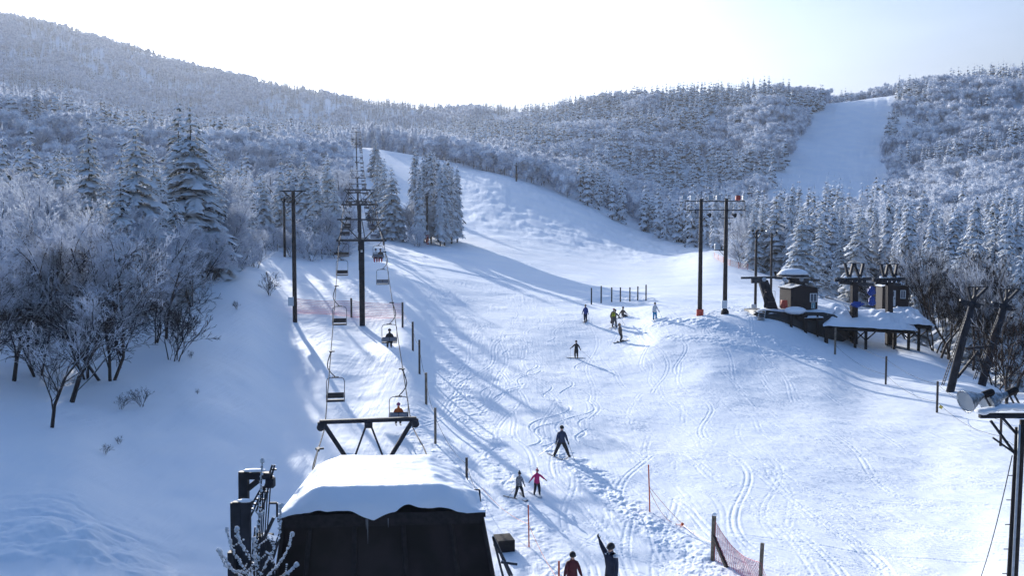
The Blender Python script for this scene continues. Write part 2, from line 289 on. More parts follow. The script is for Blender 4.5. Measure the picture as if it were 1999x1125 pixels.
# ------------------------------------------------------------------ object helpers
def tag(o, label=None, cat=None, group=None, kind=None):
    if label: o['label'] = label
    if cat: o['category'] = cat
    if group: o['group'] = group
    if kind: o['kind'] = kind
    return o
def empty(name, loc, rz=0, label=None, cat=None, group=None):
    o = bpy.data.objects.new(name, None); C.objects.link(o); o.empty_display_size = .3
    o.location = loc; o.rotation_euler = (0, 0, rz); return tag(o, label, cat, group)
class MB:
    """collects shapes for ONE mesh object"""
    def __init__(s): s.v = []; s.f = []; s.m = []
    def add(s, vs, fs, mi=0):
        k = len(s.v); s.v += [tuple(p) for p in vs]; s.f += [tuple(i+k for i in f) for f in fs]; s.m += [mi]*len(fs); return s
    def box(s, c, size, rot=None, mi=0, taper=1):
        x, y, z = [q/2 for q in size]; vs = []
        for dz in (-1, 1):
            t = taper if dz > 0 else 1
            for dx, dy in ((-1, -1), (1, -1), (1, 1), (-1, 1)): vs.append(Vector((dx*x*t, dy*y*t, dz*z)))
        if rot: 
            e = rot if isinstance(rot, Matrix) else Euler(rot).to_matrix(); vs = [e @ q for q in vs]
        c = Vector(c); vs = [q+c for q in vs]
        return s.add(vs, [(3, 2, 1, 0), (4, 5, 6, 7), (0, 1, 5, 4), (1, 2, 6, 5), (2, 3, 7, 6), (3, 0, 4, 7)], mi)
    def bar(s, a, b, w, h=None, mi=0):
        a = Vector(a); b = Vector(b); d = b-a; h = h or w
        q = d.to_track_quat('Z', 'Y').to_matrix() if d.length > 0 else Matrix.Identity(3)
        # keep one side level
        zax = d.normalized(); up = Vector((0, 0, 1)); xa = zax.cross(up)
        if xa.length < 1e-3: xa = Vector((1, 0, 0))
        xa.normalize(); ya = xa.cross(zax); m = Matrix((xa, ya, zax)).transposed()
        return s.box((a+b)/2, (w, h, d.length), m, mi)
    def tube(s, pts, r, n=6, mi=0, cap=True):
        pts = [Vector(p) for p in pts]; rs = r if isinstance(r, (list, tuple)) else [r]*len(pts)
        vs = []; fs = []; prev = None
        for i, p in enumerate(pts):
            d = (pts[min(i+1, len(pts)-1)] - pts[max(i-1, 0)]).normalized()
            if prev is None:
                u = d.cross(Vector((0, 0, 1)) if abs(d.z) < .9 else Vector((1, 0, 0))).normalized()
            else:
                u = (prev - d*prev.dot(d)).normalized()
            prev = u; w = d.cross(u)
            for k in range(n):
                a = 2*math.pi*k/n; vs.append(p + (u*math.cos(a)+w*math.sin(a))*rs[i])
        for i in range(len(pts)-1):
            for k in range(n):
                a = i*n+k; b = i*n+(k+1) % n; fs.append((a, b, b+n, a+n))
        if cap: fs += [tuple(range(n-1, -1, -1)), tuple(range((len(pts)-1)*n, len(pts)*n))]
        return s.add(vs, fs, mi)
    def lathe(s, c, prof, n=12, axis=None, mi=0):
        """profile of (radius, height) turned round an axis"""
        m = (axis.to_track_quat('Z', 'Y').to_matrix() if axis else Matrix.Identity(3)); c = Vector(c); vs = []; fs = []
        for r, z in prof:
            for k in range(n):
                a = 2*math.pi*k/n; vs.append(c + m @ Vector((r*math.cos(a), r*math.sin(a), z)))
        for i in range(len(prof)-1):
            for k in range(n):
                a = i*n+k; b = i*n+(k+1) % n; fs.append((a, b, b+n, a+n))
        fs += [tuple(range(n-1, -1, -1)), tuple(range((len(prof)-1)*n, len(prof)*n))]
        return s.add(vs, fs, mi)
    def blob(s, c, r, mi=0, n=10, m=6, jit=.08, flat=None):
        c = Vector(c); rx, ry, rz_ = r if isinstance(r, (tuple, list)) else (r, r, r); vs = []; fs = []
        for i in range(m+1):
            th = math.pi*i/m
            for k in range(n):
                ph = 2*math.pi*k/n; j = 1 + random.uniform(-jit, jit)
                z = -math.cos(th)*rz_
                if flat is not None and z < flat: z = flat
                vs.append(c + Vector((math.sin(th)*math.cos(ph)*rx*j, math.sin(th)*math.sin(ph)*ry*j, z)))
        for i in range(m):
            for k in range(n):
                a = i*n+k; b = i*n+(k+1) % n; fs.append((a, b, b+n, a+n))
        return s.add(vs, fs, mi)
    def build(s, name, mats, parent=None, smooth=False, bevel=0):
        me = bpy.data.meshes.new(name); me.from_pydata(s.v, [], s.f)
        if not isinstance(mats, (list, tuple)): mats = [mats]
        for q in mats: me.materials.append(q)
        if len(mats) > 1: me.polygons.foreach_set('material_index', s.m)
        if smooth: me.polygons.foreach_set('use_smooth', [True]*len(me.polygons))
        me.validate(); me.update()
        o = bpy.data.objects.new(name, me); C.objects.link(o)
        if parent: o.parent = parent
        if bevel:
            b = o.modifiers.new('bevel', 'BEVEL'); b.width = bevel; b.segments = 2; b.limit_method = 'ANGLE'
        return o
def np_mesh(name, V, Fq, mats, mi=None, smooth=False):
    """fast mesh from arrays, faces all of one size"""
    V = np.asarray(V, np.float32); Fq = np.asarray(Fq, np.int32); k = Fq.shape[1]
    me = bpy.data.meshes.new(name); me.vertices.add(len(V)); me.vertices.foreach_set('co', V.ravel())
    me.loops.add(Fq.size); me.loops.foreach_set('vertex_index', Fq.ravel())
    me.polygons.add(len(Fq)); me.polygons.foreach_set('loop_start', np.arange(0, Fq.size, k, dtype=np.int32))
    me.polygons.foreach_set('loop_total', np.full(len(Fq), k, np.int32))
    for q in (mats if isinstance(mats, (list, tuple)) else [mats]): me.materials.append(q)
    if mi is not None: me.polygons.foreach_set('material_index', np.asarray(mi, np.int32))
    if smooth: me.polygons.foreach_set('use_smooth', np.ones(len(Fq), bool))
    me.update(calc_edges=True); return me
def link(name, me, parent=None, loc=None):
    o = bpy.data.objects.new(name, me); C.objects.link(o)
    if parent: o.parent = parent
    if loc is not None: o.location = loc
    return o
def kids(o): return [c for c in bpy.data.objects if c.parent == o]
def copy_tree(o, ch_map, parent=None):
    c = o.copy(); C.objects.link(c); c.parent = parent
    for ch in ch_map.get(o.name, []): copy_tree(ch, ch_map, c)
    return c
def child_map(root):
    m = {}; st = [root]; allo = list(bpy.data.objects)
    while st:
        o = st.pop(); k = [c for c in allo if c.parent == o]; m[o.name] = k; st += k
    return m
# ------------------------------------------------------------------ people
def cmat(name, col, rough=.75, col2=None, nscale=14):
    if name not in M: M[name] = mat(name, col, rough, noise=0 if col2 else .18, nscale=nscale, col2=col2, bump=.25, bscale=22)
    return M[name]
SKIN = mat('skin', (.50, .30, .22), .55)
cmat('black_cloth', (.012, .013, .018)); cmat('boot', (.02, .02, .022), .4)
M['goggle'] = mat('goggle_lens', (.03, .025, .02), .12, .3, spec=.9)
def person(foot, height, facing, jacket, trousers, hat, label, group=None, stance=.12, stagger=0, knee=.08, lean=.06, armL=(.25, .1, .35), armR=(.25, .1, .35),
           hatkind='helmet', sit=False, pants_boot='boot', turn=0, shoulders=1.0, loc=None, sidelean=0, female=False, boots_angle=0):
    """stands facing -Y before turning. armX = (outward angle, forward angle, elbow bend)"""
    K = height/1.72; J = {}; E = []
    def V3(*a): return Vector(a)
    hz = .90 if not sit else .50
    pel = V3(0, 0, hz); tor = Vector((sidelean, -lean, 1)).normalized()
    J['pel'] = (pel, .155, .115); J['waist'] = (pel+tor*.17, .145, .115); J['chest'] = (pel+tor*.36, .185, .135); J['neckb'] = (pel+tor*.51, .10, .09)
    hd = (tor + Vector((0, -.08, .5))).normalized()
    J['neck'] = (J['neckb'][0]+hd*.07, .062, .062); J['jaw'] = (J['neck'][0]+hd*.055+V3(0, -.02, 0), .074, .082); J['skull'] = (J['jaw'][0]+hd*.09+V3(0, .012, 0), .086, .098); J['crown'] = (J['skull'][0]+hd*.06, .055, .06)
    J['nose'] = (J['jaw'][0]+V3(0, -.098, .035), .014, .014)
    E += [('pel', 'waist', 'J'), ('waist', 'chest', 'J'), ('chest', 'neckb', 'J'), ('neckb', 'neck', 'S'), ('neck', 'jaw', 'S'), ('jaw', 'skull', 'S'), ('skull', 'crown', 'S'), ('jaw', 'nose', 'S')]
    feet = []
    for sd, nm in ((-1, 'a'), (1, 'b')):
        if sit:
            hip = pel + V3(sd*.10, -.02, -.03); kn = hip + V3(sd*.02, -.44, -.01); an = kn + V3(sd*.01, -.10, -.42); toe = an + V3(0, -.16, -.05)
        else:
            hip = pel + V3(sd*.085, 0, -.07); an = V3(sd*stance, sd*stagger, .09); kn = (hip+an)/2 + V3(sd*.01, -knee, .02); toe = an + Vector((math.sin(boots_angle*sd)*.17, -math.cos(boots_angle)*.17, -.045))
        J['hip'+nm] = (hip, .105, .105); J['thigh'+nm] = ((hip*.55+kn*.45), .092, .092); J['knee'+nm] = (kn, .07, .07); J['calf'+nm] = ((kn*.6+an*.4), .068, .068); J['ank'+nm] = (an, .056, .056); J['toe'+nm] = (toe, .045, .04)
        E += [('pel', 'hip'+nm, 'T'), ('hip'+nm, 'thigh'+nm, 'T'), ('thigh'+nm, 'knee'+nm, 'T'), ('knee'+nm, 'calf'+nm, 'T'), ('calf'+nm, 'ank'+nm, 'T'), ('ank'+nm, 'toe'+nm, 'B')]
        feet.append((an, toe))
    hands = []
    for sd, nm, (ao, af, eb) in ((-1, 'a', armL), (1, 'b', armR)):
        sh = J['neckb'][0] + V3(sd*.165*shoulders, 0, -.055)
        d1 = Vector((sd*math.sin(ao), -math.sin(af)*math.cos(ao), -math.cos(ao)*math.cos(af))).normalized()
        el = sh + d1*.27
        d2 = (d1 + Vector((sd*.0, -eb, eb*.25))).normalized()
        if ao > 1.8: d2 = (d1 + Vector((-sd*.1, -.05, eb))).normalized()
        wr = el + d2*.24; pm = wr + d2*.075
        J['sh'+nm] = (sh, .078, .078); J['up'+nm] = (sh.lerp(el, .5), .066, .066); J['el'+nm] = (el, .054, .054); J['fo'+nm] = (el.lerp(wr, .5), .05, .05); J['wr'+nm] = (wr, .036, .036); J['pm'+nm] = (pm, .04, .022)
        E += [('chest', 'sh'+nm, 'J'), ('sh'+nm, 'up'+nm, 'J'), ('up'+nm, 'el'+nm, 'J'), ('el'+nm, 'fo'+nm, 'J'), ('fo'+nm, 'wr'+nm, 'J'), ('wr'+nm, 'pm'+nm, 'G')]
        side = d2.cross(Vector((0, 1, 0)) if abs(d2.y) < .8 else Vector((0, 0, 1))).normalized(); cur = side.cross(d2)
        for q in range(4):
            o = side*(q-1.5)*.019; ln = (.055, .066, .062, .048)[q]
            a = pm + d2*.03 + o*1.1; b = a + d2*ln*.6 + cur*.012; c = b + d2*ln*.4 + cur*.035
            J[f'f{q}a'+nm] = (a, .0105, .0105); J[f'f{q}b'+nm] = (b, .0098, .0098); J[f'f{q}c'+nm] = (c, .008, .008)
            E += [('pm'+nm, f'f{q}a'+nm, 'G'), (f'f{q}a'+nm, f'f{q}b'+nm, 'G'), (f'f{q}b'+nm, f'f{q}c'+nm, 'G')]
        a = wr + d2*.035 - side*.035*sd*(-1); b = a + (d2*.5 + side*sd).normalized()*.035 + cur*.01
        J['tha'+nm] = (a, .013, .013); J['thb'+nm] = (b, .011, .011); J['thc'+nm] = (b+d2*.028, .009, .009)
        E += [('wr'+nm, 'tha'+nm, 'G'), ('tha'+nm, 'thb'+nm, 'G'), ('thb'+nm, 'thc'+nm, 'G')]
        hands.append((pm, d2))
    names = list(J); ix = {n: i for i, n in enumerate(names)}
    me = bpy.data.meshes.new('body'); me.from_pydata([tuple(J[n][0]) for n in names], [(ix[a], ix[b]) for a, b, _ in E], [])
    ob = bpy.data.objects.new('body', me); C.objects.link(ob)
    sk = ob.modifiers.new('skin', 'SKIN'); sk.use_smooth_shade = True; sk.branch_smoothing = .3
    for i, n in enumerate(names):
        v = me.skin_vertices[0].data[i]; bk = 1 if n[0] == 'f' and n[1].isdigit() or n[:2] in ('th', 'pm', 'wr') and not n.startswith('thigh') or n in ('neck', 'jaw', 'skull', 'crown', 'nose') else (1.42 if n[:3] in ('pel', 'wai', 'che', 'hip', 'thi', 'kne', 'cal') else 1.3); v.radius = (J[n][1]*bk, J[n][2]*bk); v.use_root = (n == 'pel')
    sb = ob.modifiers.new('sub', 'SUBSURF'); sb.levels = 1; sb.render_levels = 1
    dg = bpy.context.evaluated_depsgraph_get(); dg.update()
    nm_ = bpy.data.meshes.new_from_object(ob.evaluated_get(dg)); nm_.name = 'body'; ob.modifiers.clear(); ob.data = nm_
    nm_.materials.clear()
    for q in (M[jacket], M[trousers], SKIN, M['boot'], M['black_cloth']): nm_.materials.append(q)
    mi = {'J': 0, 'T': 1, 'S': 2, 'B': 3, 'G': 4}
    segs = [(J[a][0], J[b][0], mi[c], max(J[a][1], J[b][1])) for a, b, c in E]
    A = np.array([tuple(q[0]) for q in segs]); B = np.array([tuple(q[1]) for q in segs]); MI = np.array([q[2] for q in segs]); RD = np.array([q[3] for q in segs])
    cen = np.array([tuple(p.center) for p in nm_.polygons]); AB = B-A
    t = np.clip(((cen[:, None]-A)*AB).sum(-1)/((AB*AB).sum(-1)+1e-9), 0, 1); dd = np.linalg.norm(cen[:, None]-(A+t[..., None]*AB), axis=-1) - RD*.8
    res = MI[dd.argmin(1)]
    if not sit: res = np.where((res == 1) & (cen[:, 2] > hz-.10), 0, res)      # jacket hem
    res = np.where((res == 1) & (cen[:, 2] < .17) & (not sit), 3, res)
    nm_.polygons.foreach_set('material_index', res.astype(np.int32)); nm_.polygons.foreach_set('use_smooth', np.ones(len(res), bool))
    root = empty('person', foot if loc is None else loc, facing, label, 'person', group); root.scale = (K*(.94 if female else 1), K*(.94 if female else 1), K)
    ob.parent = root
    hc = J['skull'][0]
    h = MB()
    if hatkind == 'helmet':
        h.blob(hc+V3(0, .01, .035), (.118, .135, .12), jit=0, n=14, m=8, flat=-.045); h.build('helmet', M[hat], root, True)
    elif hatkind == 'hood':
        h.blob(hc+V3(0, .03, .0), (.125, .13, .15), jit=.02, n=14, m=8); h.build('hood', M[hat], root, True)
    else:
        h.blob(hc+V3(0, .012, .03), (.108, .122, .125), jit=.02, n=14, m=8, flat=-.04); hb = h.build('knitted_hat', M[hat], root, True)
        if hatkind == 'bobble': MB().blob(hc+V3(0, .02, .18), .045, jit=.12, n=8, m=6).build('bobble', M[hat], hb, True)
    g = MB()
    gp = [(math.sin(a)*.108, -math.cos(a)*.112, 0) for a in np.linspace(-1.2, 1.2, 7)]
    g.tube([hc+V3(*q)+V3(0, -.004, .005) for q in gp], .026, 6); g.build('goggles', M['goggle'], root, True)
    root['h_a'] = tuple(hands[0][0]); root['h_b'] = tuple(hands[1][0])
    Mw = Matrix.Translation(root.location) @ Matrix.Rotation(facing, 4, 'Z') @ Matrix.Diagonal((root.scale[0], root.scale[1], root.scale[2], 1))
    out = {'root': root, 'hands': [Mw @ q[0] for q in hands], 'feet': [(Mw @ a, Mw @ b) for a, b in feet], 'M': Mw, 'J': J, 'K': K}
    del root['h_a']; del root['h_b']
    return out
def pts_ok(): pass
M['ski_top'] = mat('ski_top', (.05, .05, .06), .35); M['ski_white'] = mat('ski_top_pale', (.5, .52, .55), .35)
M['pole_metal'] = mat('ski_pole', (.10, .10, .11), .4, .5)
def skis(P, who, L=1.55, m_='ski_top', angs=(0, 0), wedge=0):
    for n, (an, toe) in enumerate(P['feet']):
        d = (toe-an); d.z = 0; d.normalize(); a = angs[n]; d.rotate(Euler((0, 0, a)))
        c = Vector((an.x, an.y, 0)); b = MB(); vs = []; fs = []
        st = [(-.5, .05, .0), (-.42, .045, .0), (0, .036, 0), (.38, .048, 0), (.45, .05, .02), (.5, .012, .08)]
        sd = Vector((-d.y, d.x, 0))
        for t, w, z in st:
            p = c + d*(t*L + .05*L)
            gz = ground(p.x, p.y)
            for s_, dz in ((-1, .012), (1, .012), (1, .032), (-1, .032)): vs.append(p + sd*w*s_ + Vector((0, 0, max(gz, an.z-.09*P['K']-.05)+z+dz)))
        for i in range(len(st)-1):
            for q in range(4): A0 = i*4+q; B0 = i*4+(q+1) % 4; fs.append((A0, B0, B0+4, A0+4))
        fs += [(3, 2, 1, 0), tuple(range(len(vs)-4, len(vs)))]
        b.add(vs, fs); b.box((c.x, c.y, an.z-.04), (.07, .07, .05)); o = b.build('ski', M[m_])
        tag(o, f'ski under the {"left" if (an.x < P["feet"][1-n][0].x) else "right"} boot of {who}', 'ski')
def spole(P, hand, tip, who):
    a = P['hands'][hand]; b = Vector(tip); d = (b-a).normalized(); m_ = MB(); m_.tube([a-d*.08, b], .008, 5); m_.tube([a-d*.09, a+d*.05], .017, 6)
    m_.lathe(b-d*.07, [(.002, 0), (.045, .002), (.045, .01), (.002, .012)], 8, d)
    o = m_.build('ski_pole', M['pole_metal']); other = P['hands'][1-hand]
    tag(o, f'ski pole in the {"left" if a.x < other.x else "right"}-side hand of {who}', 'ski pole')
def near_tip(P, hand, dx, dy):
    a = P['hands'][hand]; x, y = a.x+dx, a.y+dy; return (x, y, ground(x, y)+.02)
cmat('blue_jacket', (.02, .05, .22)); cmat('navy_cloth', (.015, .022, .05)); cmat('tan_hat', (.28, .18, .11)); cmat('brown_jacket', (.10, .075, .06))
cmat('yellow_black', (.55, .52, .02), .7, (.02, .02, .02), 5); cmat('red_hat', (.38, .05, .03)); cmat('white_jacket', (.5, .52, .55), .7, (.68, .70, .72)); cmat('turquoise', (.0, .22, .42))
cmat('blackwhite', (.015, .015, .018), .7); cmat('navy_jacket', (.02, .035, .08)); cmat('pink_jacket', (.55, .02, .14)); cmat('pink_hat', (.55, .16, .18)); cmat('pattern', (.03, .03, .035), .7, (.38, .38, .4), 18)
cmat('maroon', (.085, .008, .016)); cmat('orange_jacket', (.62, .12, .015)); cmat('purple_hat', (.22, .02, .14)); cmat('white_shoulder', (.7, .72, .75)); cmat('grey_trousers', (.07, .07, .075)); cmat('red_trousers', (.4, .02, .03))
def hgt(px, pyf, pyt):
    p = G(px, pyf); return p, (p.y*(pyf-pyt)/F)*.97
W = []
p, h = hgt(1143, 628, 594); q = person(p, h, R(-15), 'blue_jacket', 'navy_cloth', 'tan_hat', 'skier in blue jacket and tan hat, leftmost of the group by the seven posts', stance=.09, hatkind='beanie'); skis(q, 'the skier in blue jacket'); spole(q, 0, near_tip(q, 0, -.03, .05), 'the skier in blue jacket'); spole(q, 1, near_tip(q, 1, .08, .05), 'the skier in blue jacket')
p, h = hgt(1199, 640, 604); q = person(p, h*1.02, R(150), 'grey_trousers', 'grey_trousers', 'black_cloth', 'skier with yellow backpack leaning forward, legs apart', stance=.19, lean=.35, armL=(.4, .6, .5), armR=(.5, .7, .5)); skis(q, 'the skier with yellow backpack', angs=(.1, -.1)); spole(q, 0, near_tip(q, 0, .45, -.35), 'the skier with yellow backpack')
bp_ = MB(); bp_.box((0, .17, 1.22), (.34, .2, .46), (.3, 0, 0), taper=.85); bp_.build('backpack', M['yellow_black'], q['root'], bevel=.04)
p, h = hgt(1193, 632, 600); q = person(p, h*1.0, R(60), 'brown_jacket', 'brown_jacket', 'red_hat', 'person in brown jacket and red hat bending behind the yellow backpack', stance=.14, lean=.55, knee=.16, armL=(.3, .9, .4), armR=(.3, .8, .4), hatkind='beanie')
p = G(1215, 618); q = person(p - Vector((0, 0, .32)), 1.65, R(40), 'brown_jacket', 'grey_trousers', 'brown_jacket', 'snowboarder sitting on the snow behind the others', sit=True, lean=.1, armL=(.4, -.4, .2), armR=(.4, .5, .3), hatkind='beanie')
def board(c, ang, L, label, tilt=0):
    b = MB(); vs = []; fs = []; d = Vector((math.cos(ang), math.sin(ang), 0)); sd = Vector((-d.y, d.x, 0))
    st = [(-.5, .03, .09), (-.45, .10, .04), (-.36, .145, 0), (0, .12, 0), (.36, .145, 0), (.45, .10, .04), (.5, .03, .09)]
    for t, w_, z in st:
        pp = Vector(c)+d*t*L; g_ = ground(pp.x, pp.y)
        for s_, dz in ((-1, .015), (1, .015), (1, .035), (-1, .035)): vs.append(pp*1.0 + sd*w_*s_ + Vector((0, 0, g_-pp.z+z+dz+s_*tilt)))
    for i in range(len(st)-1):
        for k in range(4): A0 = i*4+k; B0 = i*4+(k+1) % 4; fs.append((A0, B0, B0+4, A0+4))
    fs += [(3, 2, 1, 0), tuple(range(len(vs)-4, len(vs)))]; b.add(vs, fs)
    for t in (-.25, .25): pp = Vector(c)+d*t; b.box((pp.x, pp.y, ground(pp.x, pp.y)+.09), (.13, .24, .08), (0, 0, ang))
    tag(b.build('snowboard', M['ski_top']), label, 'snowboard')
board(p+Vector((-.2, -.55, 0)), .2, 1.5, 'snowboard on the feet of the seated snowboarder')
p, h = hgt(1211, 668, 632); q = person(p, h*1.05, R(75), 'brown_jacket', 'black_cloth', 'tan_hat', 'snowboarder in brown jacket riding upright, below the yellow backpack', stance=.2, lean=-.12, sidelean=-.12, knee=.14, armL=(.2, .2, .2), armR=(.15, .1, .2), hatkind='hood'); board(p, .2, 1.5, 'snowboard under the riding snowboarder in brown')
p, h = hgt(1278, 625, 590); q = person(p, h, R(8), 'white_jacket', 'turquoise', 'black_cloth', 'skier in white jacket and turquoise trousers', stance=.14, armL=(.2, .3, .4), armR=(.3, .3, .5)); skis(q, 'the skier in turquoise trousers', m_='ski_white', angs=(-.5, -.5)); spole(q, 1, near_tip(q, 1, .35, .5), 'the skier in turquoise trousers')
p, h = hgt(1125, 700, 664); q = person(p, h, R(-12), 'blackwhite', 'black_cloth', 'black_cloth', 'skier in black and white jacket poling alone in mid piste', stance=.12, knee=.12, lean=.1, armL=(.7, .3, .5), armR=(.5, .2, .4)); skis(q, 'the skier in black and white', angs=(-1.1, -1.1)); spole(q, 0, near_tip(q, 0, -.03, -.25), 'the skier in black and white'); spole(q, 1, near_tip(q, 1, .9, -.15), 'the skier in black and white')
p, h = hgt(1096, 893, 830); q = person(p, h*1.03, R(4), 'navy_jacket', 'black_cloth', 'black_cloth', 'skier in navy jacket snowploughing with legs wide apart', stance=.40, knee=.10, lean=.16, armL=(.3, .25, .4), armR=(.3, .15, .3), boots_angle=.3); skis(q, 'the snowploughing skier in navy', L=1.5, angs=(.75, -.7)); spole(q, 0, near_tip(q, 0, -.9, .25), 'the snowploughing skier in navy'); spole(q, 1, near_tip(q, 1, .3, -.55), 'the snowploughing skier in navy')
p, h = hgt(1013, 973, 920); q = person(p, h*1.03, R(25), 'pattern', 'black_cloth', 'black_cloth', 'skier in black and white patterned jacket and black bobble hat striding', stance=.38, stagger=.1, lean=.12, armL=(.3, .3, .3), armR=(.3, .15, .2), hatkind='bobble', female=True); skis(q, 'the skier in patterned jacket', L=1.3, angs=(.5, -.2)); spole(q, 0, near_tip(q, 0, -.4, .1), 'the skier in patterned jacket')
p, h = hgt(1048, 967, 913); q = person(p, h, R(12), 'pink_jacket', 'black_cloth', 'pink_hat', 'child in pink jacket and pink bobble hat with arms spread', stance=.19, knee=.12, lean=.12, armL=(.75, .1, .3), armR=(.85, .1, .3), hatkind='bobble', female=True); skis(q, 'the child in pink', L=1.1, m_='ski_white', angs=(.3, -.1))
p = G(1119, 1118); p = Vector((3.55*(p.y/29)*.56, p.y-3.3, 0)); dd_ = 27.2; p = GD(1119, dd_); q = person(p, 1.50, R(5), 'maroon', 'black_cloth', 'black_cloth', 'person in maroon ski jacket and black helmet, cut off by the bottom edge', stance=.13, armL=(.3, .2, .3), armR=(.3, .2, .3), lean=.15)
p = GD(1198, 27.0); q = person(p, 1.78, R(-45), 'navy_cloth', 'black_cloth', 'black_cloth', 'person in dark jacket with white shoulders raising an arm, bottom edge', stance=.13, armL=(2.35, .1, .3), armR=(.25, .15, .2))
for s_ in (-1, 1): MB().blob((s_*.16, -.01, 1.40), (.085, .10, .055), jit=.05).build('shoulder_patch', M['white_shoulder'], q['root'], True)
p = at(1492, 586, 80.5); STATION_MAN = p

# ------------------------------------------------------------------ chair lift
def lift_x(d): return -6.22 - (d-38)*.1755
UP = Vector((-.1755, 1, 0)).normalized(); SIDE = Vector((UP.y, -UP.x, 0))      # SIDE points right
GA = 1.85
TOW = [75, 104, 138, 176, 220, 270, 325, 385]
rope_z = [(24, 4.9), (31, 4.45), (38, 3.75)] + [(d, ground(lift_x(d), d)+7.1+(.4 if d > 100 else 0)) for d in TOW] + [(405, ground(lift_x(400), 400)+4)]
def ropez(d):
    for (a, za), (b, zb) in zip(rope_z, rope_z[1:]):
        if a <= d <= b:
            t = (d-a)/(b-a); return za*(1-t)+zb*t - (b-a)*(.035 if a > 60 else .008)*4*t*(1-t)*.5
    return rope_z[-1][1]
def on_rope(d, side):
    p = Vector((lift_x(d), d, 0)) + SIDE*GA*side; p.z = ropez(d); return p
rp = MB()
for side in (-1, 1): rp.tube([on_rope(d, side) for d in np.linspace(25, 404, 190)], .026, 5)
tag(rp.build('haul_rope', M['wire'], None, True), 'long steel haul rope of the chair lift running up through all the towers', 'cable')
def tower(d, k):
    z0 = ground(lift_x(d), d); hz_ = ropez(d)+.15; H = hz_-z0
    e = empty('lift_tower', (lift_x(d), d, z0), math.atan2(-UP.x, UP.y), LTOW[k], 'lift tower', 'towers of the chair lift line')
    b = MB(); wd = .46 if k == 0 else .36
    b.box((0, 0, H/2-.3), (wd, .34, H+.6)); b.build('pole', M['steel'], e, bevel=.02)
    if k < 3:
        l = MB()
        for s_ in (-1, 1): l.bar((s_*.13, -.26, .3), (s_*.13, -.26, H-.2), .03)
        for q in range(int(H/.3)): l.bar((-.13, -.26, .4+q*.3), (.13, -.26, .4+q*.3), .025)
        l.build('ladder', M['steel'], e)
    b = MB(); b.box((0, 0, H), (4.2, .22, .2)); b.box((0, 0, H+1.75), (4.0 if k == 0 else 3.4, .12, .12))
    for s_ in (-1, 1):
        b.bar((s_*.25, 0, H+.1), (s_*1.75, 0, H+1.7), .09); b.bar((s_*1.95, 0, H+.05), (s_*1.2, .0, H+1.72), .08); b.bar((s_*.3, 0, H+.1), (s_*.05, 0, H+1.7), .07)
        b.bar((s_*GA, -1.1, H-.02), (s_*GA, 1.1, H-.02), .1)
    b.box((0, 0, H+.16), (1.2, .3, .08))
    b.build('crossarm', M['steel_snow'], e)
    for s_ in (-1, 1):
        if k < 2:
            for q in range(4): w_ = MB(); w_.lathe((s_*(GA)-.04, -.9+q*.6, H-.24), [(.16, 0), (.19, .02), (.15, .045), (.19, .07), (.16, .09)], 12, Vector((1, 0, 0))); w_.build('sheave', M['steel'], e)
        else: w_ = MB(); w_.box((s_*GA, 0, H-.22), (.1, 2.2, .3), taper=.9); w_.build('sheave_train', M['steel'], e)
    if k == 0:
        s = MB(); s.box((0, -.20, H-.9), (.16, .05, .2)); s.build('number_plate', M['lightgrey'], e)
LTOW = ['nearest lift tower with ladder, big dark pole standing in front of the orange net', 'second lift tower uphill from the nearest one', 'third lift tower, beside the cone-shaped spruce', 'fourth lift tower up the line', 'fifth lift tower up the line', 'sixth lift tower, high up the line', 'seventh lift tower near the crest', 'topmost lift tower on the crest']
for k, d in enumerate(TOW): tower(d, k)
# pulling gantry in front of the lower station
zg = ropez(38)+.25; e = empty('lift_gantry', (lift_x(38), 38, ground(lift_x(38), 38)), math.atan2(-UP.x, UP.y), 'wide steel gantry with V-shaped struts behind the snowy roof', 'gantry'); hh = zg-e.location.z
b = MB(); b.box((0, 0, hh), (4.15, .2, .17)); b.build('crossbeam', M['steel'], e)
for s_ in (-1, 1):
    MB().bar((s_*1.9, 0, hh-.08), (s_*.35, 0, hh-2.6), .17).build('strut', M['steel'], e)
    MB().bar((s_*.05, 0, hh-.08), (s_*.75, 0, hh-2.0), .08).build('strut', M['steel'], e)
    b = MB(); b.lathe((s_*2.02, -.12, hh-.22), [(.13, 0), (.17, .03), (.11, .07), (.17, .11), (.13, .14)], 14, Vector((0, 1, 0))); b.box((s_*2.02, -.05, hh-.1), (.26, .12, .22)); b.build('sheave', M['steel'], e)
MB().box((0, 0, hh-.2), (.35, .24, .25)).build('gusset', M['steel'], e); MB().bar((0, 0, -.4), (0, 0, hh-2.4), .4).build('pole', M['steel'], e)
def chair(d, side, label, group=None):
    p = on_rope(d, side); e = empty('lift_chair', p, math.atan2(-UP.x, UP.y) + (0 if side > 0 else math.pi), label, 'lift chair', group)
    return e
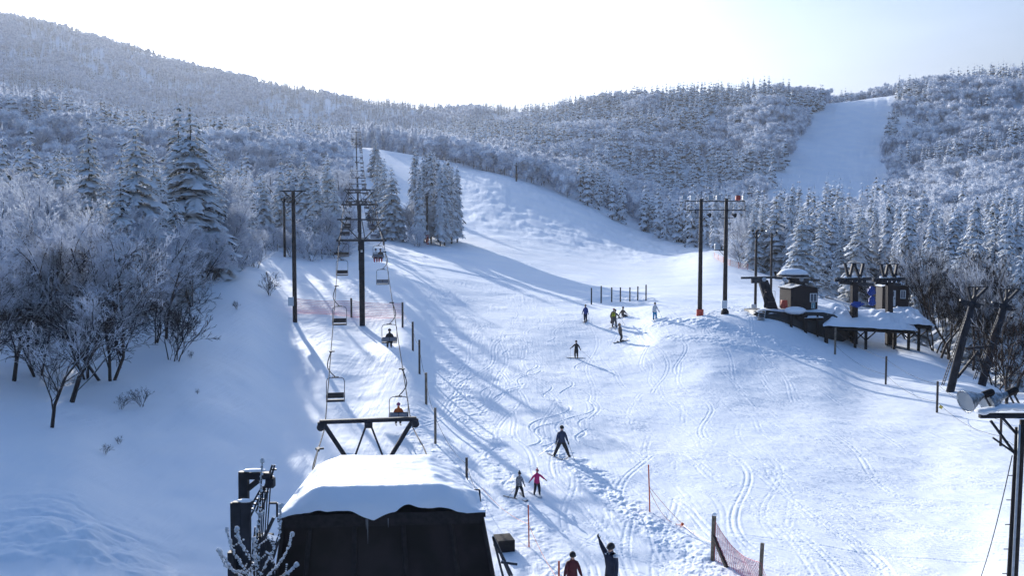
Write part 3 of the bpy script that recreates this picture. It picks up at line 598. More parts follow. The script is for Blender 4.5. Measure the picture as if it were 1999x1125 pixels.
def chair_parts(e):
    MB().box((0, 0, .0), (.1, .34, .09)).box((-.05, 0, .02), (.3, .07, .06)).build('grip', M['steel'], e)
    h = MB(); pts = [(0, 0, -.03), (.04, 0, -.12), (.16, 0, -.5), (.2, 0, -.72), (.16, 0, -.92), (-.02, 0, -1.18), (-.2, 0, -1.36)]; h.tube(pts, .028, 7); h.build('hanger', M['steel'], e, True)
    f = MB(); cx_ = -.22; w_ = .48; pt = [(cx_-w_, 0, -2.62), (cx_-w_, 0, -1.62), (cx_-w_+.05, 0, -1.48), (cx_-w_+.18, 0, -1.42), (cx_+w_-.18, 0, -1.42), (cx_+w_-.05, 0, -1.48), (cx_+w_, 0, -1.62), (cx_+w_, 0, -2.62)]
    f.tube(pt, .022, 6); f.box((cx_, 0, -1.39), (.36, .08, .05))
    for s_ in (-1, 1): f.tube([(cx_+s_*w_, 0, -2.62), (cx_+s_*w_, .42, -2.66)], .02, 5); f.tube([(cx_+s_*w_, 0, -2.28), (cx_+s_*w_, .36, -2.32), (cx_+s_*w_, .42, -2.6)], .016, 5)
    f.tube([(cx_-w_, .42, -2.66), (cx_+w_, .42, -2.66)], .02, 5); f.tube([(cx_-w_, 0, -2.62), (cx_+w_, 0, -2.62)], .02, 5)
    f.build('frame', M['steel'], e, True)
    MB().box((cx_, .23, -2.615), (.9, .4, .06)).build('seat', M['seat'], e, bevel=.015)
    b = MB(); b.box((cx_, .035, -2.38), (.9, .035, .3)); b.build('backrest', M['seat'], e, bevel=.01)
    b = MB(); b.box((cx_-.23, -.005, -2.38), (.42, .02, .24)); b.box((cx_+.23, -.005, -2.38), (.42, .02, .24)); b.build('back_plate', M['seatback'], e)
lc = [31.5, 48, 61.5, 74.5, 87]; rc = [45, 57.3, 71.5, 85.5]
LN = {31.5: 'lift chair half hidden behind the snowy roof, at the left end of the gantry', 48: 'empty lift chair nearest the camera on the left rope', 61.5: 'empty lift chair on the left rope in front of the orange net', 74.5: 'empty lift chair just left of the nearest tower, hanging under its arm', 87: 'second empty lift chair behind the nearest tower on the left rope'}
RN = {45: 'lift chair carrying a rider in orange, nearest on the right rope', 57.3: 'lift chair carrying a rider in black on the right rope', 71.5: 'empty lift chair just right of the nearest tower', 85.5: 'lift chair carrying two riders in red trousers'}
proto = None
for side, near, names in ((-1, lc, LN), (1, rc, RN)):
    ds = list(near); d = near[-1] + 13
    while d < 395: ds.append(d); d += 12.5
    for d in ds:
        far_ = d not in names
        e = chair(d, side, names.get(d, 'small dark lift chair far up the %s rope' % ('left' if side < 0 else 'right')), 'far lift chairs on the %s rope' % ('left' if side < 0 else 'right') if far_ else None)
        if proto is None: chair_parts(e); proto = kids(e)
        else:
            for ch in proto: c = ch.copy(); C.objects.link(c); c.parent = e
        if (side == 1 and d in RN and d != 71.5) or (side == 1 and d in (ds[5], ds[7], ds[8], ds[11])):
            A0 = math.atan2(-UP.x, UP.y); rot = Matrix.Rotation(A0, 4, 'Z')
            spec = {45: [(-.22, 'orange_jacket', 'black_cloth', 'purple_hat', 'rider in orange jacket and purple helmet on the nearest right-hand chair', 1.5)], 57.3: [(-.2, 'black_cloth', 'black_cloth', 'black_cloth', 'rider in black on the second right-hand chair', 1.6)],
                    85.5: [(-.44, 'white_jacket', 'red_trousers', 'black_cloth', 'left rider of the pair in red trousers on the lift', 1.65), (.02, 'brown_jacket', 'red_trousers', 'black_cloth', 'right rider of the pair in red trousers on the lift', 1.65)]}.get(d, [(-.22, 'navy_cloth', 'black_cloth', 'black_cloth', 'dark-clothed rider far up the right rope', 1.65)])
            for ox, jk, tr_, ht, lb, hgt_ in spec:
                off = rot @ Vector((ox, .22, -2.58 - .43*hgt_/1.72)); pos = e.location + off
                q = person(pos, hgt_, A0+math.pi, jk, tr_, ht, lb, sit=True, lean=.02, armL=(.3, .5, .4), armR=(.3, .5, .4), group='riders far up the lift' if 'far up' in lb else None)
                if d < 60:
                    for n, (an, toe) in enumerate(q['feet']):
                        b = MB(); dd = (toe-an).normalized(); dd.z = -.12; c = toe + Vector((0, 0, -.07)); sd = Vector((-dd.y, dd.x, 0)).normalized()
                        b.bar(c-dd*.72, c+dd*.75, .075, .022); tag(b.build('ski', M['ski_top']), f'ski hanging under the {"left" if n else "right"} foot of the {"rider in orange" if d < 50 else "rider in black"} on the lift', 'ski')
# ------------------------------------------------------------------ poles, nets, ropes
def post(px, py, top, wpx, name, label, m_='wood', group=None, cat='post', round_=True, snow=False, tiltto=None):
    p = G(px, py); h = (py-top)*p.y/F; w_ = wpx*p.y/F; b = MB(); q = tiltto or px
    tx = (q-px)/F*p.y
    if round_: b.tube([p-Vector((0, 0, .3)), p+Vector((tx*.5, 0, h*.5)), p+Vector((tx, 0, h))], w_/2, 8)
    else: b.bar(p-Vector((0, 0, .3)), p+Vector((tx, 0, h)), w_)
    root = empty(name, p, 0, label, cat, group); b.v = [tuple(Vector(v)-p) for v in b.v]; b.build('shaft', M[m_], root)
    if snow: MB().blob((tx, 0, h+w_*.1), (w_*.6, w_*.6, w_*.45), jit=.1, n=8, m=5).build('snow_cap', M['snow'], root, True)
    return p, p+Vector((tx, 0, h)), root
def sag(a, b, s_, n=10):
    return [a.lerp(b, t)+Vector((0, 0, -4*s_*t*(1-t))) for t in np.linspace(0, 1, n)]
FENCE = [(786, 640, 590, 4, 'post at the right end of the orange net'), (806, 685, 628, 4, 'fence post just below the right end of the orange net'), (819, 731, 663, 4, 'black fence post beside the chair with the rider in black'),
         (832, 790, 727, 5, 'pale wooden fence post above the chair with the orange rider'), (850, 868, 795, 5, 'wooden fence post right of the gantry end')]
FP = [post(x, y, t, w_, 'fence_post', lab, 'palewood' if 'pale' in lab or 'gantry' in lab else 'wood', 'posts along the edge of the lift corridor') for x, y, t, w_, lab in FENCE]
FP.append(post(911, 938, 893, 5, 'fence_post', 'short fence post with a thin stake behind the right side of the snowy roof', 'wood', 'posts along the edge of the lift corridor'))
b = MB()
for k in range(len(FP)-1): b.tube(sag(FP[k][1]-Vector((0, 0, .5)), FP[k+1][1]-Vector((0, 0, .3)), .35), .011, 4)
b.tube(sag(FP[-1][1]-Vector((0, 0, .3)), G(938, 1000)+Vector((0, 0, .6)), .2), .011, 4)
tag(b.build('rope', M['rope']), 'thin rope strung along the fence posts beside the lift corridor', 'rope')
for k, (x, t, y) in enumerate([(1154.5, 562, 595), (1173.5, 558, 592), (1194, 561, 590), (1211, 561, 589.5), (1229.5, 561, 589), (1245, 559, 588.5), (1261, 556, 588)]):
    post(x, y, t, 2.6, 'marker_post', ['leftmost of the seven thin dark posts standing in a row on the piste', 'second from the left of the seven thin posts in a row on the piste', 'third from the left of the seven thin posts in a row on the piste', 'middle one of the seven thin posts, the thickest', 'third from the right of the seven thin posts in a row', 'second from the right of the seven thin posts in a row', 'rightmost and tallest of the seven thin posts in a row'][k], 'bark_pole', 'seven posts in a row on the piste')
RP = [post(x, y, t, w_, 'rope_post', lab, 'wood' if k else 'palewood', 'rope fence posts on the right slope') for k, (x, y, t, w_, lab) in enumerate([(1630, 692, 640, 4, 'rope fence post nearest the snow-roofed deck'), (1729, 751, 695, 4, 'black rope fence post in the open slope right of the deck'), (1829, 806, 744, 4.5, 'black rope fence post carrying a small yellow tag'), (1953, 871, 815, 5, 'rope fence post just left of the floodlight pole')])]
b = MB(); ends = [(.9, .9, .5), (.35, .35, .8)]
for f0, f1, sg in ends:
    for k in range(3):
        A0 = RP[k][0].lerp(RP[k][1], f0); B0 = RP[k+1][0].lerp(RP[k+1][1], f1); b.tube(sag(A0, B0, sg*.5), .012, 4)
    b.tube(sag(RP[3][0].lerp(RP[3][1], f1), at(2100, 900, RP[3][0].y-4), .4), .012, 4)
tag(b.build('rope', M['rope']), 'two thin ropes sagging between the posts on the right slope', 'rope')
yt = cmat('yellow_tag', (.55, .42, .08)); q = RP[2][0].lerp(RP[2][1], .18); b = MB(); b.box((q.x+.22, q.y-.03, q.z), (.22, .02, .2), (.1, .5, .1)); tag(b.build('tag_sign', yt), 'small yellow tag hanging on the rope beside the third rope post', 'tag')
OP = [post(1269, 1003, 905, 2.6, 'slalom_pole', 'thin orange pole standing alone right of the walking track, tallest', 'orange', tiltto=1265), post(1033, 1070, 984, 2.6, 'slalom_pole', 'thin orange pole in front of the striding skier', 'orange', tiltto=1031), post(1091, 1160, 1094, 4, 'slalom_pole', 'short orange pole top at the bottom edge, left of the person in maroon', 'orange')]
knot = G(1332, 1028)+Vector((0, 0, .08)); b = MB()
for f0 in (.55, .5): b.tube(sag(OP[0][0].lerp(OP[0][1], f0), knot, .05 if f0 > .52 else .45), .011, 4)
b.tube(sag(knot, G(1392, 1088)+Vector((0, 0, .5)), .1), .011, 4); b.blob(knot, .07, jit=.4, n=6, m=4); b.tube([knot, knot+Vector((-.1, -.05, -.12))], .012, 4)
tag(b.build('rope', M['orange']), 'slack rope from the lone orange pole to the net at the bottom, with a knot', 'rope')
b = MB(); b.tube(sag(OP[1][0].lerp(OP[1][1], .55), G(940, 985)+Vector((0, 0, .7)), .2), .011, 4); b.tube(sag(OP[1][0].lerp(OP[1][1], .55), OP[2][0].lerp(OP[2][1], .4), .15), .011, 4)
tag(b.build('rope', M['orange']), 'thin rope running past the orange pole toward the short pole at the bottom edge', 'rope')
def net(quad, nx, ny, name, label, sagv=0, r=.006, m_='net', extra=None):
    """cords between four corners: bottom-left, bottom-right, top-right, top-left"""
    bl, br, tr_, tl = quad; b = MB()
    def P(u, v):
        p = bl.lerp(br, u)*(1-v) + tl.lerp(tr_, u)*v; p = p + Vector((0, 0, -4*sagv*u*(1-u)*v)); p.y += .05*math.sin(u*21+v*3); return p
    for i in range(nx+1): b.tube([P(i/nx, v) for v in np.linspace(0, 1, 4)], r, 3, cap=False)
    for j in range(ny+1): b.tube([P(u, j/ny) for u in np.linspace(0, 1, max(4, nx//2))], r*(1.8 if j in (0, ny) else 1), 3, cap=False)
    return tag(b.build(name, M[m_]), label, 'safety net')
A0, B0, C0 = G(580, 613), G(686, 619), G(786, 622)
post(686, 620, 582, 4, 'fence_post', 'dark post holding up the middle of the orange net', 'wood')
q = A0.copy(); q.z += 30*A0.y/F; r2 = B0.copy(); r2.z += 32*B0.y/F; r3 = C0.copy(); r3.z += 30*C0.y/F
net((A0, B0, r2, q), 62, 9, 'safety_net', 'pinkish orange net stretched left of the lift tower', .12, .010)
net((B0, C0, r3, r2), 58, 9, 'safety_net', 'pinkish orange net stretched right of the lift tower', .12, .010)
p1 = post(1391, 1095, 1003, 9, 'net_post', 'thick wooden post with snow cap holding the pink net at the bottom', 'palewood', snow=True, tiltto=1393)
p2 = post(1483, 1150, 1058, 8, 'net_post', 'wooden post at the bottom edge right of the pink net', 'palewood', tiltto=1487)
net((p1[0], G(1510, 1160), p2[0]+Vector((0, 0, .85)), p1[1]-Vector((0, 0, .15))), 26, 20, 'safety_net', 'sagging pink net between two posts at the bottom edge', .35, .007)
b = MB(); b.bar(p1[0]+Vector((0, 0, .9)), G(1420, 1112), .11); tag(b.build('brace', M['wood']), 'slanting timber brace leaning on the snow-capped net post', 'brace')
b = MB(); fp = [G(x, y) for x, y in [(1394, 503), (1402, 508), (1412, 513), (1425, 519), (1442, 524), (1460, 527)]]
for p in fp: b.tube([p, p+Vector((0, 0, 1.1))], .04, 5)
for v in np.linspace(.1, 1.0, 6): b.tube([p+Vector((0, 0, v)) for p in fp], .02, 4, cap=False)
tag(b.build('safety_net', M['orange']), 'far red net fence along the forest edge behind the double floodlight poles', 'safety net')
def lamp_mb(c, d, s_=1.0):
    d = Vector(d).normalized(); b = MB(); b.lathe(Vector(c)-d*.28*s_, [(.07*s_, 0), (.1*s_, .05*s_), (.12*s_, .18*s_), (.25*s_, .45*s_), (.26*s_, .5*s_), (.22*s_, .47*s_)], 12, d); return b
# left near light pole
def light_pole(px, py, top, wpx, label, arms, box=None, rede=None, m_='bark_pole', dep=None, group=None, name='light_pole', lampcol='grey'):
    p = G(px, py) if dep is None else GD(px, dep); u = p.y/F; h = (zrow(top, p.y)-p.z); e = empty(name, p, 0, label, 'light pole', group)
    MB().tube([(0, 0, -.4), (0, 0, h*.5), (0, 0, h)], [wpx*u*.55, wpx*u*.5, wpx*u*.42], 10).build('pole', M[m_], e, True)
    for (y, half) in arms:
        z = h-(y-top)*u; b = MB(); b.box((0, -.1, z), (half*2*u, .09, .11))
        for s_ in (-1, 1): b.bar((s_*half*.75*u, -.1, z-.04), (0, -.08, z-.65), .07)
        b.build('crossarm', M['steel_snow'], e)
        for x in (-half*.9, half*.02, half*.9): lamp_mb((x*u, -.25, z+.28), (random.uniform(-.5, .5), -1, -.3), min(.9, half*u*1.1)).build('lamp', M[lampcol], e, True)
    if box:
        z = (py-box)*u; MB().box((-wpx*u*.5-.1, -.15, z), (.45, .25, .75)).build('control_box', M['lightgrey'], e, bevel=.02)
    if rede: MB().tube([(0, 0, -.2), (0, 0, rede*u)], wpx*u*.8, 10).build('pad', M['red'], e)
    return p, e, h, u
light_pole(576, 629, 367, 8, 'tall dark light pole with three lamps in front of the left trees', [(373, 25)], box=588)
light_pole(556, 502, 384, 4.5, 'thinner light pole behind the near one on the left', [(388, 7)])
# double floodlight frame
pa = G(1366, 617); pb = G(1414, 608); u = pa.y/F; pb = Vector((pa.x+49*u, pa.y, 0)); pb.z = ground(pb.x, pb.y); za = zrow(388, pa.y)
e = empty('floodlight_pylon', pa, 0, 'pair of tall dark poles joined by a frame carrying six floodlights', 'floodlight')
for p, nm in ((pa, 'a'), (pb, 'b')):
    o = p-pa; MB().tube([o+Vector((0, 0, -.4)), o+Vector((0, 0, (za-p.z)*.5)), Vector((o.x, o.y, za-pa.z))], [9*u*.5, 8*u*.5, 6.5*u*.5], 10).build('pole', M['bark_pole'], e, True)
x0, x1 = (1334-1366)*u, (1450-1366)*u; zt = za-pa.z-5*u; zb_ = zt-17*u; b = MB()
b.tube([(x0, -.2, zt), (x1, -.2, zt)], .045, 6); b.tube([(x0, -.2, zb_), (x1, -.2, zb_)], .045, 6); b.tube([(x0, -.2, zb_-.04), (x0, -.2, zt)], .04, 6); b.tube([(x1, -.2, zb_), (x1, -.2, zt)], .04, 6); b.tube([(0, 0, zt), (0, 0, zt+.95)], .02, 5)
b.build('frame', M['steel'], e)
for x, col, d in [(1333, 'grey', (-.5, -1, -.2)), (1348, 'lightgrey', (.1, -1, -.3)), (1383, 'grey', (.5, -1, -.2)), (1398, 'grey', (.1, -1, -.3)), (1436, 'red', (.3, -1, -.2)), (1449, 'lightgrey', (.1, -1, -.3))]:
    lx = (x-1366)*u; b = MB(); b.box((lx, -.25, zt+.3), (.46, .34, .42), (random.uniform(-.3, 0), 0, random.uniform(-.3, .3)), taper=.85); b.bar((lx, -.2, zt), (lx, -.2, zt+.15), .08); b.build('floodlight', M[col], e, bevel=.03)
for cx0 in (0, pb.x-pa.x):
    b = MB(); z = zt-32*u; b.tube([(cx0-.55, -.15, z), (cx0+.6, -.15, z)], .035, 6); b.build('lamp_bracket', M['steel'], e)
    lamp_mb((cx0-.6, -.25, z+.2), (-.8, -1, -.2), .9).build('lamp', M['chrome'], e, True); lamp_mb((cx0+.65, -.25, z+.25), (.9, -.8, -.3), .8).build('lamp', M['steel'], e, True)
MB().box((pb.x-pa.x-.12, -.25, (608-585)*u), (.5, .3, .72)).build('control_box', M['lightgrey'], e, bevel=.02)
b = MB(); b.box((pb.x-pa.x-.75, .1, zt-95*u+.3), (.48, .4, .5)); b.build('transformer', M['grey'], e, bevel=.03); b = MB(); b.bar((pb.x-pa.x-1.0, .1, zt-95*u), (pb.x-pa.x+.05, .1, zt-95*u), .07); b.bar((pb.x-pa.x-.6, .1, zt-95*u), (pb.x-pa.x, .1, zt-95*u-.6), .05); b.build('transformer_arm', M['steel'], e)
MB().tube([(0, 0, -.3), (.02, 0, 13*u)], 7*u, 10).build('pad', M['red'], e); MB().blob((pb.x-pa.x, 0, pb.z-pa.z+.15), (.4, .35, .35), jit=.15).build('sack', M['darkwood'], e)
light_pole(1475, 585, 450, 5, 'light pole with two coloured lamps left of the station hut', [(456, 9)], box=582-0, dep=84, lampcol='darkwood')
light_pole(1505, 530, 452, 4.5, 'light pole with green lamps standing before the fir row', [(456, 12)], dep=112, lampcol='grey')
light_pole(1008, 354, 318, 3, 'distant light pole on the right edge of the upper piste', [(323, 4)])
light_pole(834, 477, 378, 4, 'pole with red and white foot in front of the cedar clump', [(384, 4)], rede=18)
light_pole(668, 290, 262, 3, 'distant light pole left of the lift line near the crest', [(268, 5)], dep=405)

# ------------------------------------------------------------------ snow-roofed building at the bottom
zR = CZ-6.62
fl, fr_, bl, br = Vector((-5.52, 20.5, zR+.03)), Vector((-.62, 20.5, zR+.16)), Vector((-5.62, 25.2, zR)), Vector((-1.55, 25.2, zR))
e = empty('station_building', (-3.2, 22.8, ground(-3.2, 22.8)), 0, 'dark building with thick rounded snow on its roof and tinted panels in front', 'building'); O = e.location.copy()
gz = ground(-3.2, 20.5)-O.z
b = MB(); loc = [v-O for v in (fl, fr_, br, bl)]; vs = loc+[v-Vector((0, 0, .16)) for v in loc]; b.add(vs, [(0, 1, 2, 3), (7, 6, 5, 4), (0, 4, 5, 1), (1, 5, 6, 2), (2, 6, 7, 3), (3, 7, 4, 0)]); b.build('roof_slab', M['darkwood'], e)
# snow on the roof as a soft height field with an eroded edge
n1, n2 = 90, 80; sv = []; sf = []
for j in range(n2+1):
    v = j/n2
    for i in range(n1+1):
        uu = i/n1; a = fl.lerp(fr_, uu); c = bl.lerp(br, uu); p = a.lerp(c, v)
        ed = min(uu, 1-uu)*4.6; ef = v*4.7; eb_ = (1-v)*4.7
        nx_ = float(fbm(np.array([p.x*1.3]), np.array([p.y*1.3]), 3, 5)[0]); nf = float(fbm(np.array([p.x*5.]), np.array([p.y*5.]), 3, 8)[0])
        def rise(q, w_, po=.5): return min(1, max(0, q)/w_)**po
        h = .55*rise(ed + nx_*.25, 1.0, .6)*rise(ef+.03+nx_*.1, .42, .55)*rise(eb_, 1.1, .6)
        side = max(0, 1-ed/.9)
        h *= 1+.16*nf*(1.3*side + .06 + .6*max(0, 1-ef/.55))+.04*nx_
        h += .025*nx_ - .05*side*abs(nf)
        over = -.10*max(0, 1-v*12) + (.10*float(vnoise(np.array([uu*7.0]), np.array([.3]), 4)[0]) if v < .01 else 0)
        q = p + Vector((0, over, max(h, .0)+.012)); 
        if v < .001: q.z -= .05+.05*nx_+.15*math.exp(-((uu-.44)/.06)**2)-.08*math.exp(-((uu-.6)/.08)**2)
        sv.append(q-O)
for j in range(n2):
    for i in range(n1): a = j*(n1+1)+i; sf.append((a, a+1, a+n1+2, a+n1+1))
base0 = len(sv)
b = MB(); b.add(sv, sf); b.build('roof_snow', M['snow'], e, True)
# walls flare outward below the eaves
tl_, tr2 = fl+Vector((.12, .12, -.16)), fr_+Vector((-.10, .12, -.16)); blw, brw = Vector((-6.05, 20.3, O.z+gz-.5)), Vector((.25, 20.3, O.z+gz-.5)); tb, bb = br+Vector((-.1, -.1, -.16)), Vector((-.9, 25.3, O.z-.5)); tbl, bbl = bl+Vector((.1, -.1, -.16)), Vector((-6.0, 25.3, O.z-.5))
b = MB(); b.add([v-O for v in (tl_, blw, bbl, tbl, tr2, brw, bb, tb)], [(0, 1, 2, 3), (4, 7, 6, 5), (3, 2, 6, 7)]); b.build('wall', M['darkwood'], e)
M['tint'] = mat('tinted_panel', (.011, .008, .009), .4, spec=.22, noise=.5, nscale=1.2)
fx = [0, .135, .36, .60, .84, 1]
for k in range(5):
    a0, a1 = tl_.lerp(tr2, fx[k]), tl_.lerp(tr2, fx[k+1]); c0, c1 = blw.lerp(brw, fx[k]), blw.lerp(brw, fx[k+1]); b = MB()
    dy = Vector((0, .05, 0)); b.add([v-O for v in (a0+dy, c0+dy, c1+dy, a1+dy)], [(0, 1, 2, 3)]); b.build('tinted_panel', M['tint'], e)
for k in range(6):
    a0, c0 = tl_.lerp(tr2, fx[k]), blw.lerp(brw, fx[k]); MB().bar(a0-O, c0-O, .07 if k in (0, 5) else .11, .08).build('mullion', M['darkwood'], e)
MB().bar(tl_-O-Vector((0, .02, .06)), tr2-O-Vector((0, .02, .06)), .14, .2).build('lintel', M['darkwood'], e)
ic = MB()
for uu, L in [(.43, .25), (.437, .6), (.535, .22)]:
    p = fl.lerp(fr_, uu)+Vector((0, -.10, -.10)); MB().tube([p-O, p-O-Vector((0, 0, L*.5)), p-O-Vector((0, 0, L))], [.012, .008, .002], 6).build('icicle', M['glass'], e)
# steelwork left of the building
d = 18.9
def PX(x, y, dd=d): return at(x, y, dd)
e = empty('steel_portal', PX(475, 1125)-Vector((0, 0, 2.6)), 0, 'dark steel portal frame rising behind the frosty sapling, taller one', 'steel frame'); O = e.location.copy()
b = MB(); w_ = 13*d/F
b.bar(O-O, PX(476, 921)-O, w_, .2); b.bar(PX(470, 929)-O, PX(528, 929)-O, .16, .14); b.build('post', M['steel'], e); b = MB(); b.bar(PX(484, 955)-O, PX(505, 938)-O, .12); b.build('gusset', M['steel'], e); MB().blob(PX(498, 919)-O, (.27, .1, .035), jit=.15).build('snow_cap', M['snow'], e, True)
e = empty('steel_portal', PX(462, 1125, 18.0)-Vector((0, 0, 2.2)), 0, 'lower dark steel frame at the left, snow on its corner', 'steel frame'); O = e.location.copy()
b = MB(); b.bar(O-O, PX(460, 982, 18)-O, .10, .2); b.bar(PX(480, 1130, 18)-O, PX(480, 988, 18)-O, .09, .2); b.bar(PX(455, 986, 18)-O, PX(492, 986, 18)-O, .12, .13); b.build('post', M['steel'], e); MB().blob(PX(478, 978, 18)-O, (.16, .1, .035), jit=.2).build('snow_cap', M['snow'], e, True)
MB().box(PX(453, 1105, 17.8)-O, (.12, .2, .6)).build('cabinet', M['steel'], e)
e = empty('machinery', PX(505, 1125)-Vector((0, 0, 2.6)), 0, 'tangle of slanted steel ladders and rods behind the sapling, dusted with snow', 'machinery'); O = e.location.copy()
for (x0_, y0_, x1_, y1_, ww) in [(500, 1000, 532, 908, .07), (478, 1010, 512, 950, .07), (488, 1125, 498, 1030, .05)]:
    b = MB()
    for s_ in (0, 11): b.bar(PX(x0_+s_, y0_)-O, PX(x1_+s_*.4, y1_)-O, ww*.5)
    for t in np.linspace(.1, .9, 6): b.bar(PX(x0_+(x1_-x0_)*t, y0_+(y1_-y0_)*t)-O, PX(x0_+11+(x1_-x0_)*t, y0_+(y1_-y0_)*t)-O, .035)
    b.build('ladder', M['steel_snow'], e)
for k, x in enumerate((510, 514, 518, 523, 528)):
    b = MB(); b.tube([PX(x, 950)-O, PX(x-4-k, 1060)-O, PX(x-14, 1125)-O], .014, 6); b.build('rod', M['steel'], e)
MB().box(PX(528, 943)-O, (.18, .2, .2)).build('motor', M['steel'], e, bevel=.02); MB().bar(PX(525, 983)-O, PX(541, 983)-O, .04).build('handrail', M['steel'], e)
b = MB(); b.bar(PX(541, 983)-O, PX(541, 1010)-O, .04); b.bar(PX(512, 1060)-O, PX(535, 1010)-O, .12, .06); b.build('bracket', M['steel_snow'], e)
e = empty('machinery', PX(510, 1125, 19.6)-Vector((0, 0, 2.4)), 0, 'dark steel plate housing wedged between the portals and the building', 'machinery'); O = e.location.copy()
MB().box(PX(515, 1130, 19.6)-O, (.42, .3, 2.0)).build('housing', M['steel'], e, bevel=.02); MB().box(PX(522, 1070, 19.3)-O, (.4, .3, .5), (0, .3, 0)).build('hood', M['steel_snow'], e, bevel=.02)
# frosty sapling
ds = 9.0; base = at(505, 1175, ds); e = empty('frosted_sapling', Vector((base.x, base.y, ground(base.x, base.y))), 0, 'leafless young tree thick with hoar frost in front of the dark building', 'sapling'); O = e.location.copy(); frs = MB(); wd_ = MB(); rr = random.Random(3)
b = MB(); b.tube([(0, 0, -.3), (0, 0, base.z-O.z)], [.09, .05], 8); b.build('trunk', M['bark'], e, True)
tips = [((508, 1150), (502, 1050), (508, 985), (512, 900)), ((500, 1140), (470, 1100), (452, 1070), (443, 1035)), ((502, 1140), (485, 1085), (470, 1060), (462, 1033)), ((506, 1130), (530, 1085), (546, 1040), (549, 988)), ((508, 1140), (540, 1110), (560, 1080), (571, 1044)),
        ((503, 1140), (500, 1100), (498, 1080), (496, 1054)), ((500, 1150), (470, 1125), (440, 1105), (427, 1075)), ((508, 1150), (545, 1130), (565, 1120), (579, 1103)), ((503, 1150), (480, 1120), (455, 1115), (430, 1078))]
for ch in tips:
    dep = ds+rr.uniform(-.25, .25); P_ = [at(x, y, dep)-O for x, y in ch]; fine = []
    for a, c in zip(P_, P_[1:]): fine += [a.lerp(c, t) for t in (0, .33, .66)]
    fine.append(P_[-1]); n = len(fine)
    wd_.tube([base-O]+fine, [.02]+[.011*(1-.6*k/n) for k in range(n)], 6)
    dens = 60
    for k in range(dens):
        t = k/dens*(n-1); i = min(n-2, int(t)); p = fine[i].lerp(fine[i+1], t-i) + Vector((rr.gauss(-.004, .005), rr.gauss(0, .005), rr.gauss(.002, .004)))
        frs.blob(p, (rr.uniform(.009, .017),)*3, jit=.35, n=5, m=4)
    frs.blob(P_[-1], (.026, .026, .03), jit=.3, n=6, m=5)
    for k in range(3): 
        t = rr.uniform(.3, .9)*(n-1); i = int(t); p = fine[i]; q = p+Vector((rr.uniform(-.12, .12), rr.uniform(-.1, .1), rr.uniform(.05, .12))); wd_.tube([p, q], [.006, .004], 5)
        for m__ in range(6): frs.blob(p.lerp(q, m__/5), rr.uniform(.007, .012), jit=.35, n=5, m=4)
wd_.build('branches', M['bark'], e, True); fo = frs.build('hoar_frost', M['frost'], e); fo.data.materials.clear(); fo.data.materials.append(mat('rime', (.62, .66, .72), .8, noise=.2, nscale=30))
# things right of the building
p = G(984, 1072); b = MB(); b.box((p.x, p.y, p.z+.05), (.62, .8, .75), (0, 0, .25)); e = b.build('utility_box', M['darkwood'], bevel=.02); tag(e, 'dark wooden box standing in the snow right of the building', 'box')
b = MB(); q0 = at(962, 1048, 20.6); b.bar(q0, at(1000, 1125, 20.6), .05); b.bar(q0, at(988, 1150, 20.6), .05); b.bar(at(978, 1098, 20.6), at(1010, 1102, 20.6), .06); b.bar(at(970, 1065, 20.6), at(1005, 1150, 20.9), .04)
tag(b.build('slanted_pipes', M['steel_snow']), 'slanted pipes against the right wall of the dark building', 'brace')
b = MB(); b.bar(at(925, 957, 23.5), at(936, 957, 23.5), .03); b.bar(at(936, 957, 23.5), at(939, 1000, 23.5), .045); tag(b.build('handrail', M['steel']), 'bent dark handle sticking up beside the right edge of the snowy roof', 'handrail')

# ------------------------------------------------------------------ floodlight pole bottom right
d = 20.0; bx = at(1975, 1125, d); gz_ = ground(bx.x, d); e = empty('floodlight_pole', (bx.x, d, gz_), 0, 'close floodlight pole at the right edge with two silver lamps and snow on its arm', 'floodlight'); O = e.location.copy()
def Q(x, y, dd=d): return at(x, y, dd)-O
b = MB(); b.tube([Q(1960, 1420), Q(1970, 1125), Q(1984, 880), Q(1986, 835)], .052, 10)
b.build('pole', M['darkwood'], e, True); MB().tube([Q(1972, 1420, d+.1), Q(1982, 1125, d+.1), Q(1994, 880, d+.1), Q(1996, 820, d+.1)], .06, 10).build('pole', M['bark_pole'], e, True); MB().tube([Q(1966, 1300, d-.12), Q(1977, 1125, d-.12), Q(1988, 900, d-.12), Q(1990, 830, d-.12)], .028, 8).build('conduit', M['grey'], e, True)
for k in range(16):
    y = 905+k*24; x = 1984-(y-880)*.055; b = MB(); s_ = -1 if k % 2 else 1; b.tube([Q(x, y), Q(x+s_*12-2, y)], .011, 6); b.build('step_peg', M['steel'], e)
b = MB(); b.bar(Q(1912, 812), Q(2060, 812), .10, .11); b.bar(Q(1934, 822), Q(1984, 890), .05); b.bar(Q(1956, 815), Q(1986, 850), .05); b.bar(Q(1938, 855), Q(1984, 888), .04); b.build('crossarm', M['steel'], e)
b = MB(); 
for k in range(9): t = k/8; b.blob(Q(1918+t*110, 804-9*math.sin(t*3)), (.17, .15, .05+.04*math.sin(t*11+1)**2), jit=.2, n=10, m=6)
bm_ = b.build('snow_cap', M['snow'], e, True); rm = bm_.modifiers.new('fuse', 'REMESH'); rm.mode = 'VOXEL'; rm.voxel_size = .03; rm.use_smooth_shade = True
def bell(c, dr, s_):
    dr = Vector(dr).normalized(); l = empty('lamp', Vector(c), 0); l.parent = e
    return dr
